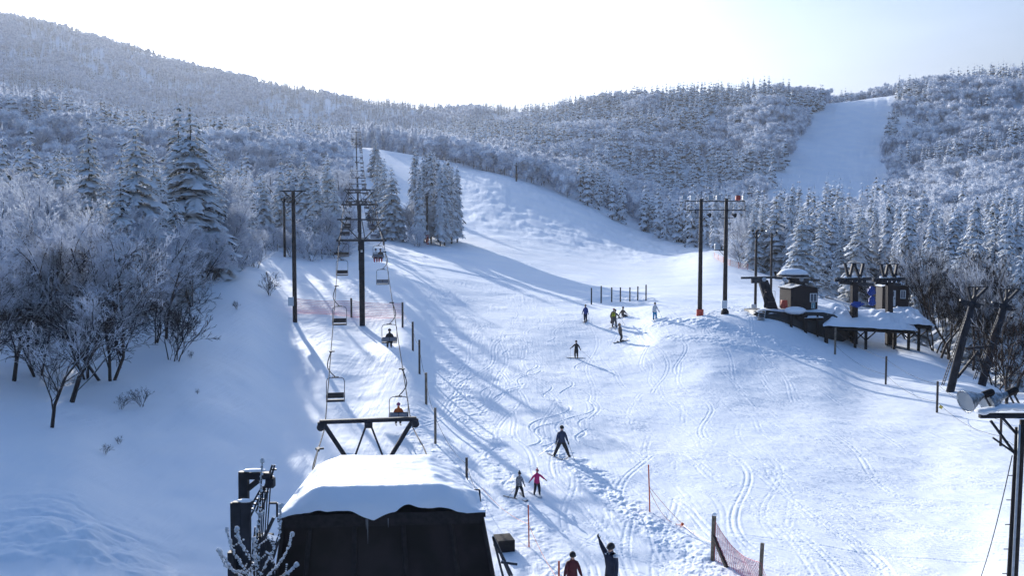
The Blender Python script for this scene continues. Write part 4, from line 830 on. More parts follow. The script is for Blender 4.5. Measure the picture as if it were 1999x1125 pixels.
for (mx_, my_, tx_, ty_, dz) in [(1884, 785, 1928, 769, 0), (1925, 788, 1975, 765, .25)]:
    m0 = Q(mx_, my_, d-.06+dz); t0 = Q(tx_, ty_, d+.06+dz); dr = (m0-t0).normalized(); L = (m0-t0).length
    b = MB(); n_ = 22; prof = [(.06, 0), (.07, L*.25), (.09, L*.38), (.2, L*.72), (.265, L*.97), (.27, L), (.25, L*.985), (.18, L*.72), (.07, L*.42)]
    b.lathe(t0, prof, n_, dr); lo = b.build('lamp', M['chrome'], e, True)
    c_ = MB(); c_.lathe(m0-dr*.03, [(.245, 0), (.24, .012)], n_, dr); c_.build('lens', mat('frosted_lens', (.28, .32, .36), .3), lo)
    c_ = MB(); c_.lathe(t0-dr*.14, [(.07, 0), (.085, .03), (.085, .26), (.07, .28)], 12, dr); c_.build('socket', M['darkwood'], lo, True)
    b = MB(); md_ = (m0+t0)/2
    for s_ in (0, .12): b.bar(t0+dr*.12+Vector((s_, 0, .05)), t0+dr*.0+Vector((.16+s_, .05, -.42)), .05, .02)
    b.build('lamp_bracket', M['steel'], e)
b = MB(); b.tube(sag(at(1976, 890, 20.), G(1912, 1135), .25, 14), .012, 5); tag(b.build('rope', M['wire']), 'dark knotted cable hanging from the close floodlight pole to the snow', 'cable')

# ------------------------------------------------------------------ leaning pylons on the right
for n, (bx_, by_, tx_, ty_, wpx, lab) in enumerate([(1857, 765, 1900, 588, 15, 'left leaning dark pylon with a W-shaped head and ladder'), (1919, 753, 1962, 592, 15, 'right leaning dark pylon with a W-shaped head and ladder')]):
    p = G(bx_, by_); dd = min(p.y, 62); p = GD(bx_, dd); e = empty('lift_pylon', p, 0, lab, 'pylon', 'leaning pylons on the right'); O = p.copy(); qq = lambda x, y, o=0: at(x, y, dd+o)-O
    top = qq(tx_, ty_); MB().tube([Vector((0, 0, -.6)), top*.5, top], [wpx*.5*dd/F]*2+[wpx*.42*dd/F], 12).build('mast', M['steel'], e, True)
    b = MB()
    for dx in (-8, 8):
        b.bar(top+Vector((dx*.1*.1, 0, -.2)), qq(tx_+dx*.9-4, ty_-28), .14); 
    b.bar(top, qq(tx_+27, ty_-27), .16); b.bar(top+Vector((-.1, 0, 0)), qq(tx_+10, ty_-26), .13); b.bar(qq(tx_-12, ty_-27), qq(tx_+30, ty_-28), .06)
    b.build('head_frame', M['steel'], e)
    b = MB(); b.bar(qq(tx_-26, ty_-2), qq(tx_+20, ty_+8), .12); b.build('sheave_beam', M['steel_snow'], e)
    for dx in (-18, -6, 8): MB().lathe(qq(tx_+dx, ty_+8+dx*.2, -.35), [(.14, 0), (.19, .03), (.15, .06), (.19, .09), (.14, .12)], 14, Vector((0, -1, .1))).build('sheave', M['steel'], e)
    l = MB(); 
    for s_ in (-15, -19): l.bar(qq(bx_+s_*1.0, by_-12, -.3), qq(tx_+s_*.85, ty_+30, -.3), .045)
    for t in np.linspace(.02, .98, 22): l.bar(qq(bx_-15+(tx_-bx_+2)*t, by_-12+(ty_+42-by_)*t, -.3), qq(bx_-19+(tx_-bx_+3)*t, by_-12+(ty_+42-by_)*t, -.3), .03)
    l.build('ladder', M['steel'], e)
    if n == 0: PY = (e, O, dd)
e, O, dd = PY; b = MB(); qq = lambda x, y, o=0: at(x, y, dd+o)-O
b.bar(qq(1884, 681), qq(1936, 676), .16); b.bar(qq(1868, 738), qq(1908, 688), .15); b.bar(qq(1908, 684), qq(1920, 728), .13); b.build('cross_brace', M['steel'], e)
# ------------------------------------------------------------------ upper station at the right
def ZX(X, Y): return 1420+X/4.543, 480+Y/4.543
d = 80.0
def sat(X, Y, dd=d): x, y = ZX(X, Y); return at(x, y, dd)
cmat('hut_wall', (.024, .017, .018), .85); cmat('blue_tarp', (.015, .06, .30), .6); cmat('dark_tarp', (.016, .018, .02), .6)
M['paper'] = mat('sign_board', (.62, .66, .66), .5); M['sign_ink'] = mat('sign_ink', (.01, .20, .28), .5)
def hut(X0, X1, Yt, Yb, dd, depth, label, peak=.22, rz=.16):
    a, b_ = sat(X0, Yb, dd), sat(X1, Yt, dd); w_ = b_.x-a.x; h = b_.z-a.z; c = Vector(((a.x+b_.x)/2, dd+depth/2, a.z)); e = empty('station_hut', c, rz, label, 'hut')
    m_ = MB(); m_.box((0, 0, h/2-.2), (w_, depth, h+.4)); m_.add([(-w_/2, -depth/2, h), (w_/2, -depth/2, h), (w_*-.12, -depth/2, h+peak), (-w_/2, depth/2, h), (w_/2, depth/2, h), (w_*-.12, depth/2, h+peak)], [(0, 1, 2), (3, 5, 4), (0, 2, 5, 3), (1, 4, 5, 2)]); m_.build('wall', M['hut_wall'], e)
    m_ = MB(); th = .07
    for a2, b2 in (((-w_/2-.1, h-.03), (-w_*.12, h+peak+.03)), ((-w_*.12, h+peak+.03), (w_/2+.1, h-.03))):
        m_.add([(a2[0], -depth/2-.12, a2[1]), (b2[0], -depth/2-.12, b2[1]), (b2[0], depth/2+.1, b2[1]), (a2[0], depth/2+.1, a2[1])] + [(a2[0], -depth/2-.12, a2[1]+th), (b2[0], -depth/2-.12, b2[1]+th), (b2[0], depth/2+.1, b2[1]+th), (a2[0], depth/2+.1, a2[1]+th)], [(3, 2, 1, 0), (4, 5, 6, 7), (0, 1, 5, 4), (1, 2, 6, 5), (2, 3, 7, 6), (3, 0, 4, 7)])
    m_.build('roof', M['steel_snow'], e); return e, w_, h, depth
def win(e, x, z, w_, h, y, panes=2):
    fr2 = MB()
    for s_ in (-1, 1): fr2.box((x+s_*w_/2, y-.03, z), (.06, .06, h+.06)); fr2.box((x, y-.03, z+s_*h/2), (w_+.06, .055, .06))
    fr2.box((x, y-.03, z), (.04, .05, h)); f2 = fr2.build('window', M['lightgrey'], e); MB().box((x, y-.012, z), (w_, .02, h)).build('pane', M['glass'], f2)
e, w_, h, dp = hut(535, 795, 378, 562, 80, 2.2, 'left brown station hut with one window and a small teal sign')
win(e, w_*.5-.43, h-.85, .62, .72, -dp/2)
sg = MB(); sg.box((w_*.5-.44, -dp/2-.02, h-1.58), (.36, .03, .54)); so = sg.build('sign', M['paper'], e)
k = MB(); k.box((w_*.5-.44, -dp/2-.042, h-1.58), (.3, .01, .48)); k.build('sign_field', M['sign_ink'], so)
k = MB(); k.tube([(w_*.5-.44+.07*math.cos(a), -dp/2-.052, h-1.45+.07*math.sin(a)) for a in np.linspace(0, 6.28, 11)], .012, 4); k.bar((w_*.5-.44, -dp/2-.052, h-1.53), (w_*.5-.44, -dp/2-.052, h-1.78), .10, .01); k.build('sign_symbol', M['paper'], so)
e, w_, h, dp = hut(1385, 1615, 365, 540, 84, 2.0, 'right brown station hut with a white door, behind the W-shaped frames', rz=-.1)
win(e, w_*.28, h*.62, .42, .75, -dp/2)
dr = MB().box((-w_*.16, -dp/2-.03, h*.42), (.78, .05, h*.8)).build('door', M['lightgrey'], e); MB().box((-w_*.16, -dp/2-.065, h*.66), (.5, .02, .5)).build('door_pane', M['glass'], dr); MB().box((-w_*.16+.3, -dp/2-.08, h*.42), (.05, .05, .12)).build('handle', M['steel'], dr)
m_ = MB(); m_.blob((0, 0, h+.28), (w_*.5, dp*.5, .22), jit=.05, n=18, m=8); m_.build('roof_snow', M['snow'], e, True)
m_ = MB(); m_.box((.35, 0, h+.62), (.5, .4, .5)); m_.build('roof_box', M['lightgrey'], e, bevel=.03); m_ = MB()
for q in range(4): m_.bar((-.2+q*.4, -dp/2, h), (-.2+q*.4, -dp/2, h+.8), .03)
m_.bar((-.3, -dp/2, h+.8), (1.2, -dp/2, h+.55), .03); m_.build('railing', M['steel'], e)
# deck: a long dark bulkhead with snow lying on it
def slab(name, label, outline, top, thick, mat_, cat=None, parent=None, wob=.0, snow=None):
    """soft-topped slab over an outline of (x, y) points"""
def snow_sheet(name, pts4, nx, ny, puff, parent=None, seed=0, label=None, hang=.25):
    """puffed snow laid over a four-cornered surface (front-left, front-right, back-right, back-left)"""
    a, b_, c, e_ = pts4; vs = []; fs = []
    for j in range(ny+1):
        for i in range(nx+1):
            u, v = i/nx, j/ny; p = a.lerp(b_, u).lerp(e_.lerp(c, u), v); nz = float(fbm(np.array([p.x*.9+seed]), np.array([p.y*.9]), 3, seed)[0])
            ed = min(u, 1-u)*(b_-a).length; ef = v*(e_-a).length; eb = (1-v)*(e_-a).length
            if j < 3: p = p + Vector((0, -.35*(nz+.2)*(1-j/3), 0))
            h = puff*(.75+.9*abs(nz))*min(1, (ed/.35+.1))**.5*min(1, ef/.25+.15)**.5*min(1, eb/.5+.1)**.5*(1+nz*.9)
            if i in (0, nx) or j == 0: p = p + Vector(((-.18 if i == 0 else .18 if i == nx else 0), -.2 if j == 0 else 0, -hang*(.5+nz)))
            vs.append(p+Vector((0, 0, h)))
    for j in range(ny):
        for i in range(nx): q = j*(nx+1)+i; fs.append((q, q+1, q+nx+2, q+nx+1))
    if parent: vs = [v-parent.location for v in vs]
    return MB().add(vs, fs).build(name, M['snow'], parent, True)
g0 = GD(1560, 78); e = empty('station_deck', g0, 0, 'long dark station deck on posts with thick snow on top, below the huts', 'deck'); O = e.location.copy()
# tarp-dark curved bulkhead in front of the left hut
prof = []; top_l = [(230, 578), (330, 572), (520, 590), (700, 590), (860, 592), (950, 612), (1010, 655), (1070, 705)]; bot_l = [(262, 605), (340, 690), (520, 745), (640, 812), (860, 815), (950, 800), (1010, 790), (1070, 760)]
m_ = MB(); vs = []; fs = []
for k, (t_, b_) in enumerate(zip(top_l, bot_l)):
    dd = 79.2 - .6*math.sin(k/7*3.1); T_ = sat(t_[0], t_[1], dd+.5)-O; B_ = sat(b_[0], b_[1], dd-.1)-O; Mx = (T_+B_)/2+Vector((0, -.35, .1)); Bk = T_+Vector((0, 3.2, -.05)); Bb = B_+Vector((0, 3.6, -1.5)); B_.z -= .7
    vs += [T_, Mx, B_, Bb, Bk]
for k in range(len(top_l)-1):
    for q in range(5): a = k*5+q; c = k*5+(q+1) % 5; fs.append((a, c, c+5, a+5))
fs += [(4, 3, 2, 1, 0), tuple(range(len(vs)-5, len(vs)))]; m_.add(vs, fs); m_.build('bulkhead', M['dark_tarp'], e, True)
snow_sheet('deck_snow', (sat(240, 585, 79.5), sat(900, 600, 79.3), sat(1000, 520, 84), sat(330, 545, 83.5)), 40, 12, .16, e, 3)
m_ = MB(); m_.blob(sat(600, 575, 78.9)-O, (.98, .8, .36), jit=.05, n=20, m=8); m_.build('snow_heap', M['snow'], e, True)
for X, Yt, Yb, w2 in [(566, 612, 838, .20), (693, 600, 860, .24), (799, 610, 862, .14)]:
    t_, b_ = sat(X, Yt, 78.2), sat(X, Yb, 78.2); b_.z = min(b_.z, ground(b_.x, b_.y))-.3; MB().bar(b_-O, t_-O, w2).build('post', M['darkwood'], e)
m_ = MB(); a, b_ = sat(620, 815, 78.6)-O, sat(850, 640, 78.6)-O; m_.box(((a.x+b_.x)/2, a.y+.8, (a.z+b_.z)/2-.1), (b_.x-a.x, 1.5, b_.z-a.z+.5)); m_.build('store_room', M['hut_wall'], e); snow_sheet('store_snow', (sat(695, 640, 78.2), sat(830, 637, 78.2), sat(830, 620, 79.2), sat(695, 622, 79.2)), 10, 5, .08, e, 6, hang=.03)
# lower canopies with snow, on trestles
def canopy(front_l, front_r, back_r, back_l, posts, label, df, db_, puff):
    P4 = [sat(*front_l, df), sat(*front_r, df), sat(*back_r, db_), sat(*back_l, db_)]; c = sum(P4, Vector())/4; c.z = ground(c.x, c.y); e = empty('canopy', c, 0, label, 'canopy'); O = c.copy()
    m_ = MB(); vs = [p-O-Vector((0, 0, .1)) for p in P4]+[p-O-Vector((0, 0, .26)) for p in P4]; m_.add(vs, [(0, 1, 2, 3), (7, 6, 5, 4), (0, 4, 5, 1), (1, 5, 6, 2), (2, 6, 7, 3), (3, 7, 4, 0)]); m_.build('deck', M['darkwood'], e)
    snow_sheet('snow_cover', P4, 46, 18, puff, e, int(df*7) % 19, hang=.12)
    bw_ = MB(); q0, q1 = P4[0]+Vector((.3, 3.0, .1)), P4[0].lerp(P4[1], .42)+Vector((0, 3.0, .1)); bw_.add([v-O for v in (q0, q1, Vector((q1.x, q1.y, ground(q1.x, q1.y)-.3)), Vector((q0.x, q0.y, ground(q0.x, q0.y)-.3)))], [(0, 1, 2, 3)]); sw = bw_.build('back_wall', M['dark_tarp'], e); so_ = sw.modifiers.new('t', 'SOLIDIFY'); so_.thickness = .08
    for X, Yt, Yb in posts:
        for dd in (df+.3, df+2.0):
            t_ = sat(X, Yt, dd); g_ = ground(t_.x, t_.y); MB().bar(Vector((t_.x, t_.y, g_-.4))-O, t_-O, .19).build('post', M['darkwood'], e)
        t_ = sat(X, Yt, df+.3); q = MB(); 
        for s_ in (-1, 1): q.bar(Vector((t_.x+s_*.95, t_.y, t_.z-.08))-O, Vector((t_.x, t_.y, t_.z-.95))-O, .09)
        q.build('brace', M['darkwood'], e)
    return e
canopy((860, 715), (1670, 760), (1530, 575), (940, 590), [(1135, 745, 870), (1230, 745, 840)], 'snow-loaded sloping canopy on short posts at the front of the station', 77.5, 82, .42)
canopy((1500, 700), (1815, 712), (1640, 560), (1480, 560), [(1480, 740, 850), (1610, 735, 850), (1700, 720, 850)], 'snow-loaded canopy at the right end of the station beside the gully', 78.5, 84, .45)
m_ = MB(); b0 = sat(875, 880, 77.2); g_ = ground(b0.x, b0.y); m_.box((b0.x, b0.y, g_+.35), (.28, .3, 1.1)); m_.box((b0.x, b0.y, g_+1.05), (.48, .42, .5)); e = m_.build('control_stand', M['darkwood'], bevel=.02); tag(e, 'squat dark box on a stump in the snow in front of the canopy', 'box')
m_ = MB()
for s_ in (0, 60): m_.bar(sat(262+s_, 680-s_*.1, 78.3), sat(285+s_*.9, 575, 79.3), .07)
for k in range(5): m_.bar(sat(264+k*4, 655-k*18, 78.35+k*.18), sat(325+k*3, 652-k*18, 78.35+k*.18), .2, .05)
tag(m_.build('steps', M['steel_snow']), 'small wooden steps up to the left end of the station deck', 'steps')
# slanted bull-wheel frames on the left
for n, (x0, y0, x1, y1, dd, lab) in enumerate([(415, 548, 300, 285, 80.5, 'slanting plate pylon with a long arm at the left end of the station'), (700, 420, 620, 300, 83, 'second slanting plate pylon behind the left station hut')]):
    c = sat(x0, 548, dd); e = empty('bullwheel_frame', c, 0, lab, 'lift frame'); O = c.copy(); t_ = sat(x1+20, y1+20, dd)-O; b_ = sat(x0, 600, dd)-O
    if n: b_ = sat(x0+60, 560, dd)-O
    m_ = MB(); ax = (t_-b_); m_.add([b_+Vector((-.5, 0, 0)), b_+Vector((.5, 0, 0)), t_+Vector((.42, 0, 0)), t_+Vector((-.42, 0, 0)), b_+Vector((-.5, .5, 0)), b_+Vector((.5, .5, 0)), t_+Vector((.42, .5, 0)), t_+Vector((-.42, .5, 0))], [(0, 1, 2, 3), (7, 6, 5, 4), (0, 4, 5, 1), (1, 5, 6, 2), (2, 6, 7, 3), (3, 7, 4, 0)]); m_.build('plate', M['steel'], e)
    m_ = MB()
    if n == 0: m_.bar(sat(120, 285, dd)-O, sat(430, 280, dd)-O, .13, .2); m_.bar(sat(210, 308, dd)-O, sat(330, 305, dd)-O, .16, .5)
    else: m_.bar(sat(420, 285, dd)-O, sat(820, 305, dd)-O, .12, .2); m_.bar(sat(545, 312, dd)-O, sat(720, 315, dd)-O, .15, .4)
    m_.build('arm', M['steel_snow'], e)
    for X in ((325, 505) if n == 0 else (655,)): MB().lathe(sat(X, 298, dd-.35)-O, [(.15, 0), (.2, .03), (.14, .06), (.2, .09), (.15, .12)], 14, Vector((0, -1, 0))).build('sheave', M['grey'], e)
m_ = MB(); c = sat(580, 262, 81.5); m_.lathe(c+Vector((0, 0, -.1)), [(1.35, 0), (1.45, .05), (1.4, .12)], 24); ob = m_.build('bull_wheel', M['steel']); tag(ob, 'large horizontal bull wheel under a cushion of snow above the left hut', 'wheel')
m_ = MB(); m_.blob((c.x, c.y, c.z+.08), (1.4, 1.2, .58), jit=.07, n=20, m=9, flat=-.02); m_.build('snow_cushion', M['snow'], ob, True)
m_ = MB(); m_.box((0, 0, 0), (.05, .05, .05)) 
# seat hanging on the left frame
m_ = MB(); c = sat(395, 440, 79.6); m_.tube([sat(360, 320, 79.6), sat(372, 350, 79.6), sat(392, 395, 79.6)], .02, 5); m_.tube([c+Vector((-.28, 0, -.6)), c+Vector((-.28, 0, .38)), c+Vector((.28, 0, .38)), c+Vector((.28, 0, -.6))], .02, 5); m_.box(c+Vector((0, -.1, -.62)), (.6, .35, .06)); tag(m_.build('lift_chair', M['steel']), 'single dark lift chair hanging at the left end of the station', 'lift chair')
c = sat(513, 552, 79.6); m_ = MB(); m_.box(c+Vector((0, .4, .3)), (.55, .5, .75), taper=.92); tag(m_.build('crate', M['red'], bevel=.04), 'red bin beside the left station hut', 'bin')
# the two columns with W-shaped heads
for n, (X, w2, Yb, hx, lab) in enumerate([(1125, 58, 650, (1030, 1215), 'left brown column with a W-shaped steel head, in the snow canopy'), (1437, 55, 630, (1350, 1515), 'right brown column with a W-shaped steel head, before the white door')]):
    dd = 79.5+n; b_ = sat(X, Yb, dd); e = empty('lift_column', b_, 0, lab, 'lift column', 'columns with W-shaped heads at the station'); O = b_.copy(); q = lambda x, y, o=0: sat(x, y, dd+o)-O; hw = w2*dd/F/4.543
    MB().bar(Vector((0, 0, -2.6)), q(X, 330), hw, hw*.9).build('column', M['hut_wall'], e, bevel=.03)
    y0 = 155+n*8; x0, x1 = hx; m_ = MB(); w3 = (x1-x0)
    m_.bar(q(x0-5, y0), q(x1+5, y0), .06)
    for a, c2 in ((x0+12, x0+w3*.22), (x0+w3*.45, x0+w3*.30), (x0+w3*.50, x0+w3*.74), (x1-10, x0+w3*.80)): m_.bar(q(a, y0), q(c2, 278), .26, .2)
    m_.build('head_frame', M['steel'], e)
    m_ = MB(); m_.bar(q(x0-80+n*20, 305), q(x1+60, 290), .16, .3); m_.bar(q(x0-40, 325), q(x1+80-n*60, 345), .14, .3); m_.bar(q(x0-60, 285), q(x1+40, 300), .06); m_.build('sheave_beam', M['steel_snow'], e)
    for k in range(6): MB().lathe(q(x0-30+k*(w3+70)/6, 312, -.3), [(.13, 0), (.17, .03), (.12, .05), (.17, .08), (.13, .1)], 12, Vector((0, -1, 0))).build('sheave', M['steel'], e)
    m_ = MB(); m_.bar(q(X-35, 620, -.3), q(X-35, 340, -.3), .035); m_.bar(q(X-25, 620, -.3), q(X-25, 340, -.3), .035)
    for k in range(12): m_.bar(q(X-36, 350+k*23, -.3), q(X-24, 350+k*23, -.3), .025)
    m_.build('ladder', M['steel'], e)
    m_ = MB(); 
    for k in range(7): m_.blob(q(x0+30+k*w3/8, 282 - 4*(k % 2), .2), (.34, .3, .16), jit=.15, n=10, m=6)
    so = m_.build('snow_cap', M['snow'], e, True); rm = so.modifiers.new('fuse', 'REMESH'); rm.mode = 'VOXEL'; rm.voxel_size = .06; rm.use_smooth_shade = True
# blue tarpaulins: one standing wrapped, one lying
def tarp(c, r, label, sd):
    b = bmesh.new(); bmesh.ops.create_icosphere(b, subdivisions=4, radius=1)
    for v in b.verts:
        n_ = float(fbm(np.array([v.co.x*1.7+sd]), np.array([v.co.z*1.7+v.co.y]), 3, sd)[0]); v.co = Vector((v.co.x*r[0], v.co.y*r[1], v.co.z*r[2]))*(1+n_*.5)
    me = bpy.data.meshes.new('tarpaulin'); b.to_mesh(me); b.free(); me.materials.append(M['blue_tarp']); o = link('tarpaulin', me, None, c)
    for p_ in me.polygons: p_.use_smooth = True
    tag(o, label, 'tarpaulin')
tarp(sat(1277, 400, 81)+Vector((0, 0, 0)), (.34, .3, .45), 'upper bulge of the blue tarpaulin wrapped round a machine between the columns', 3); tarp(sat(1280, 490, 81), (.32, .3, .5), 'lower half of the blue tarpaulin wrapped round a machine between the columns', 5)
tarp(sat(1150, 520, 78.9), (.55, .25, .28), 'crumpled blue tarpaulin tied beside the left column', 8)
m_ = MB(); rr = random.Random(4)
for k in range(7): a = sat(1090+k*4, 610, 79); b_ = sat(1025+k*22, 500+rr.randint(0, 40), 79+rr.uniform(-.5, .5)); m_.tube([a, a.lerp(b_, .5)+Vector((.06, 0, 0)), b_], [.03, .02, .01], 4)
tag(m_.build('dead_branches', M['bark']), 'bare sticks poking out of the snow left of the left column', 'branch')
c = sat(333, 552, 79.8); q = person(c, 1.6, R(40), 'black_cloth', 'black_cloth', 'black_cloth', 'lift attendant in dark clothes standing at the left end of the station deck', armL=(.3, .9, .3), armR=(.2, .6, .3), hatkind='beanie')
# ------------------------------------------------------------------ tracks and churned snow
RX0, RX1, RY0, RY1, RS = -16.0, 50.0, 22.0, 112.0, .06
rnx, rny = int((RX1-RX0)/RS), int((RY1-RY0)/RS)
TR = np.zeros((rnx, rny), np.float32); RO = np.zeros((rnx, rny), np.float32)
def stamp(arr, pts, width, fn, mode='min'):
    pts = np.asarray(pts, float)
    seg = np.hypot(*(np.diff(pts, axis=0).T)); n = max(2, int(seg.sum()/(RS*1.5)))
    cs = np.concatenate([[0], np.cumsum(seg)]); t = np.linspace(0, cs[-1], n)
    xs = np.interp(t, cs, pts[:, 0]); ys = np.interp(t, cs, pts[:, 1])
    k = int(width/RS)+1
    for x, y in zip(xs, ys):
        i = int((x-RX0)/RS); j = int((y-RY0)/RS)
        i0, i1, j0, j1 = i-k, i+k+1, j-k, j+k+1
        if i0 < 0 or j0 < 0 or i1 > rnx or j1 > rny: continue
        gx = (np.arange(i0, i1)*RS+RX0-x)[:, None]; gy = (np.arange(j0, j1)*RS+RY0-y)[None, :]
        v = fn(np.sqrt(gx*gx+gy*gy))
        a = arr[i0:i1, j0:j1]
        arr[i0:i1, j0:j1] = np.where(np.abs(v) > np.abs(a), v, a)
def groove(depth, w):
    return lambda r: np.where(r < w, -depth*np.cos(r/w*math.pi/2), np.where(r < 2*w, depth*.55*np.sin((r-w)/w*math.pi), 0)).astype(np.float32)
tr = random.Random(5)
def ski_track(x, y, hx, L, amp, wl, depth, two=True):
    pts = []; ph = tr.uniform(0, 6); a0 = math.atan2(-1, hx)
    n = int(L/.3); px_, py_ = x, y
    for k in range(n):
        ang = a0 + amp*math.sin(k*.3/wl*2*math.pi+ph)
        px_ += math.cos(ang)*.3; py_ += math.sin(ang)*.3; pts.append((px_, py_))
    offs = (-.13, .13) if two else (0,)
    for o in offs: stamp(TR, [(p[0]+o, p[1]) for p in pts], .19, groove(depth, .08 if two else .09))
for _ in range(150):
    y = tr.uniform(34, 105); x = tr.uniform(-4, 22)*(y/75)
    ski_track(x, y, tr.uniform(-.15, .7), tr.uniform(10, 36), tr.uniform(.1, .5), tr.uniform(12, 26), tr.uniform(.02, .045))
for _ in range(90):                                   # long traverses over the right-hand field
    y = tr.uniform(34, 75); x = tr.uniform(4, 16)
    ski_track(x, y, tr.uniform(.7, 1.7), tr.uniform(12, 38), tr.uniform(.03, .15), tr.uniform(20, 40), tr.uniform(.02, .04), tr.random() < .6)
for _ in range(26):                                   # wandering single edges
    y = tr.uniform(45, 90); x = tr.uniform(-6, 6)
    ski_track(x, y, tr.uniform(-.5, .3), tr.uniform(5, 14), tr.uniform(.4, .7), tr.uniform(5, 10), tr.uniform(.05, .07), False)
def band(pp, width, amp):
    pts = [G(*p).xy for p in pp]
    stamp(RO, pts, width, lambda r: (amp*np.clip(1-(r/width)**2, 0, 1)).astype(np.float32))
band([(1095, 885), (1150, 925), (1215, 985), (1290, 1045), (1400, 1120)], 1.1, .22)
band([(868, 640), (885, 720), (915, 800), (960, 880), (1005, 960), (1050, 1060), (1075, 1120)], 1.3, .11)
band([(1140, 588), (1200, 580), (1262, 586), (1262, 592)], 1.6, .3)
band([(1290, 628), (1360, 628), (1430, 645), (1520, 668), (1600, 705)], 1.8, .3)
band([(1480, 620), (1440, 600), (1380, 618)], 1.5, .25)
band([(810, 800), (830, 860), (880, 930), (930, 1010)], 1.2, .12)
band([(1310, 660), (1500, 690)], 1.5, .15)
ii = (XX-RX0)/RS; jj = (YY-RY0)/RS
ok = (ii >= 0) & (ii < rnx-2) & (jj >= 0) & (jj < rny-2)
i0 = np.where(ok, ii, 0).astype(int); j0 = np.where(ok, jj, 0).astype(int); fi = np.where(ok, ii-i0, 0); fj = np.where(ok, jj-j0, 0)
def samp(A): return np.where(ok, (A[i0, j0]*(1-fi)+A[i0+1, j0]*fi)*(1-fj)+(A[i0, j0+1]*(1-fi)+A[i0+1, j0+1]*fi)*fj, 0)
rough = samp(RO)
Z = Z + samp(TR)*.5 + rough*.18 + rough*(fbm(XX/.26, YY/.26, 3, 21, .6)*.36 + fbm(XX/.9, YY/.9, 2, 22)*.5)
px_all = S[:, None]*F*cp + W0/2
piste = np.clip((px_all-560)/100, 0, 1)*np.clip((130-YY)/40, 0, 1)
Z = Z + piste*fbm(XX/.7, YY/1.4, 3, 31, .5)*.022
# snow hummocks at the bottom left
hump = np.exp(-(((px_all-120)/150)**2 + ((YY-26)/2.2)**2))
Z = Z + hump*np.abs(fbm(XX/1.6, YY/.9, 4, 41))*.6
# moguls on the upper piste and on the steep run
mog = np.clip((YY-170)/60, 0, 1)*np.clip((480-YY)/60, 0, 1)*np.clip((px_all-880)/40, 0, 1)
Z = Z + mog*fbm(XX/3.0, YY/4.5, 3, 51)*.55
run = np.clip((YY-380)/40, 0, 1)*np.clip((700-YY)/40, 0, 1)*np.clip((px_all-1480)/20, 0, 1)
Z = Z + run*fbm(XX/6, YY/8, 3, 61)*1.0
ns, nd = len(S), len(D)
V = np.stack([XX, YY, Z], -1).reshape(-1, 3)
idx = np.arange(ns*nd).reshape(ns, nd)
Q = np.stack([idx[:-1, :-1], idx[1:, :-1], idx[1:, 1:], idx[:-1, 1:]], -1).reshape(-1, 4)
tag(link('ground', np_mesh('ground', V, Q, M['ground'], smooth=True)), kind='structure')

# ------------------------------------------------------------------ light
SUN_AZ, SUN_EL = R(-21), R(15)
w = bpy.data.worlds.new('World'); SC.world = w; w.use_nodes = True; nt = w.node_tree
sky = nt.nodes.new('ShaderNodeTexSky'); sky.sky_type = 'NISHITA'; sky.sun_disc = False
sky.sun_elevation = SUN_EL; sky.sun_rotation = SUN_AZ; sky.air_density = 1.0; sky.dust_density = 2.6; sky.ozone_density = 5.2
nt.nodes['Background'].inputs['Strength'].default_value = .15
# a thin veil of high cloud whitens the lower sky
wn = nt.nodes; wl = nt.links; tcw = wn.new('ShaderNodeTexCoord'); sz = wn.new('ShaderNodeSeparateXYZ'); wl.new(tcw.outputs['Generated'], sz.inputs[0])
mrw = wn.new('ShaderNodeMapRange'); mrw.inputs[1].default_value = .15; mrw.inputs[2].default_value = .38; mrw.inputs[3].default_value = .8; mrw.inputs[4].default_value = 0; wl.new(sz.outputs['Z'], mrw.inputs[0])
mpw = wn.new('ShaderNodeMapping'); mpw.inputs['Scale'].default_value = (1.2, 1.2, 6); mpw.inputs['Rotation'].default_value = (.1, .12, 0); wl.new(tcw.outputs['Generated'], mpw.inputs['Vector'])
nw = wn.new('ShaderNodeTexNoise'); nw.inputs['Scale'].default_value = 2.2; nw.inputs['Detail'].default_value = 6; wl.new(mpw.outputs[0], nw.inputs['Vector'])
mr2 = wn.new('ShaderNodeMapRange'); mr2.inputs[1].default_value = .3; mr2.inputs[2].default_value = .7; mr2.inputs[3].default_value = .50; mr2.inputs[4].default_value = .74; wl.new(nw.outputs['Fac'], mr2.inputs[0])
bw = wn.new('ShaderNodeRGBToBW'); wl.new(sky.outputs[0], bw.inputs[0]); ml = wn.new('ShaderNodeMath'); ml.operation = 'MULTIPLY'; wl.new(bw.outputs[0], ml.inputs[0]); wl.new(mr2.outputs[0], ml.inputs[1])
vl = wn.new('ShaderNodeMixRGB'); vl.blend_type = 'MULTIPLY'; vl.inputs[0].default_value = 1; vl.inputs[1].default_value = (.86, .94, 1.12, 1); wl.new(ml.outputs[0], vl.inputs[2])
mxw = wn.new('ShaderNodeMixRGB'); wl.new(mrw.outputs[0], mxw.inputs[0]); wl.new(sky.outputs[0], mxw.inputs[1]); wl.new(vl.outputs[0], mxw.inputs[2])
wl.new(mxw.outputs[0], nt.nodes['Background'].inputs[0])
ld = bpy.data.lights.new('sun', 'SUN'); ld.energy = 4.3; ld.angle = R(.5); ld.color = (1, .96, .9)
sun = bpy.data.objects.new('sun', ld); C.objects.link(sun)
dv = Vector((math.sin(SUN_AZ)*math.cos(SUN_EL), math.cos(SUN_AZ)*math.cos(SUN_EL), math.sin(SUN_EL)))
sun.rotation_euler = dv.to_track_quat('Z', 'Y').to_euler()
SC.view_settings.view_transform = 'Standard'; SC.view_settings.look = 'None'; SC.view_settings.gamma = 1
SC.view_settings.exposure = 0.78

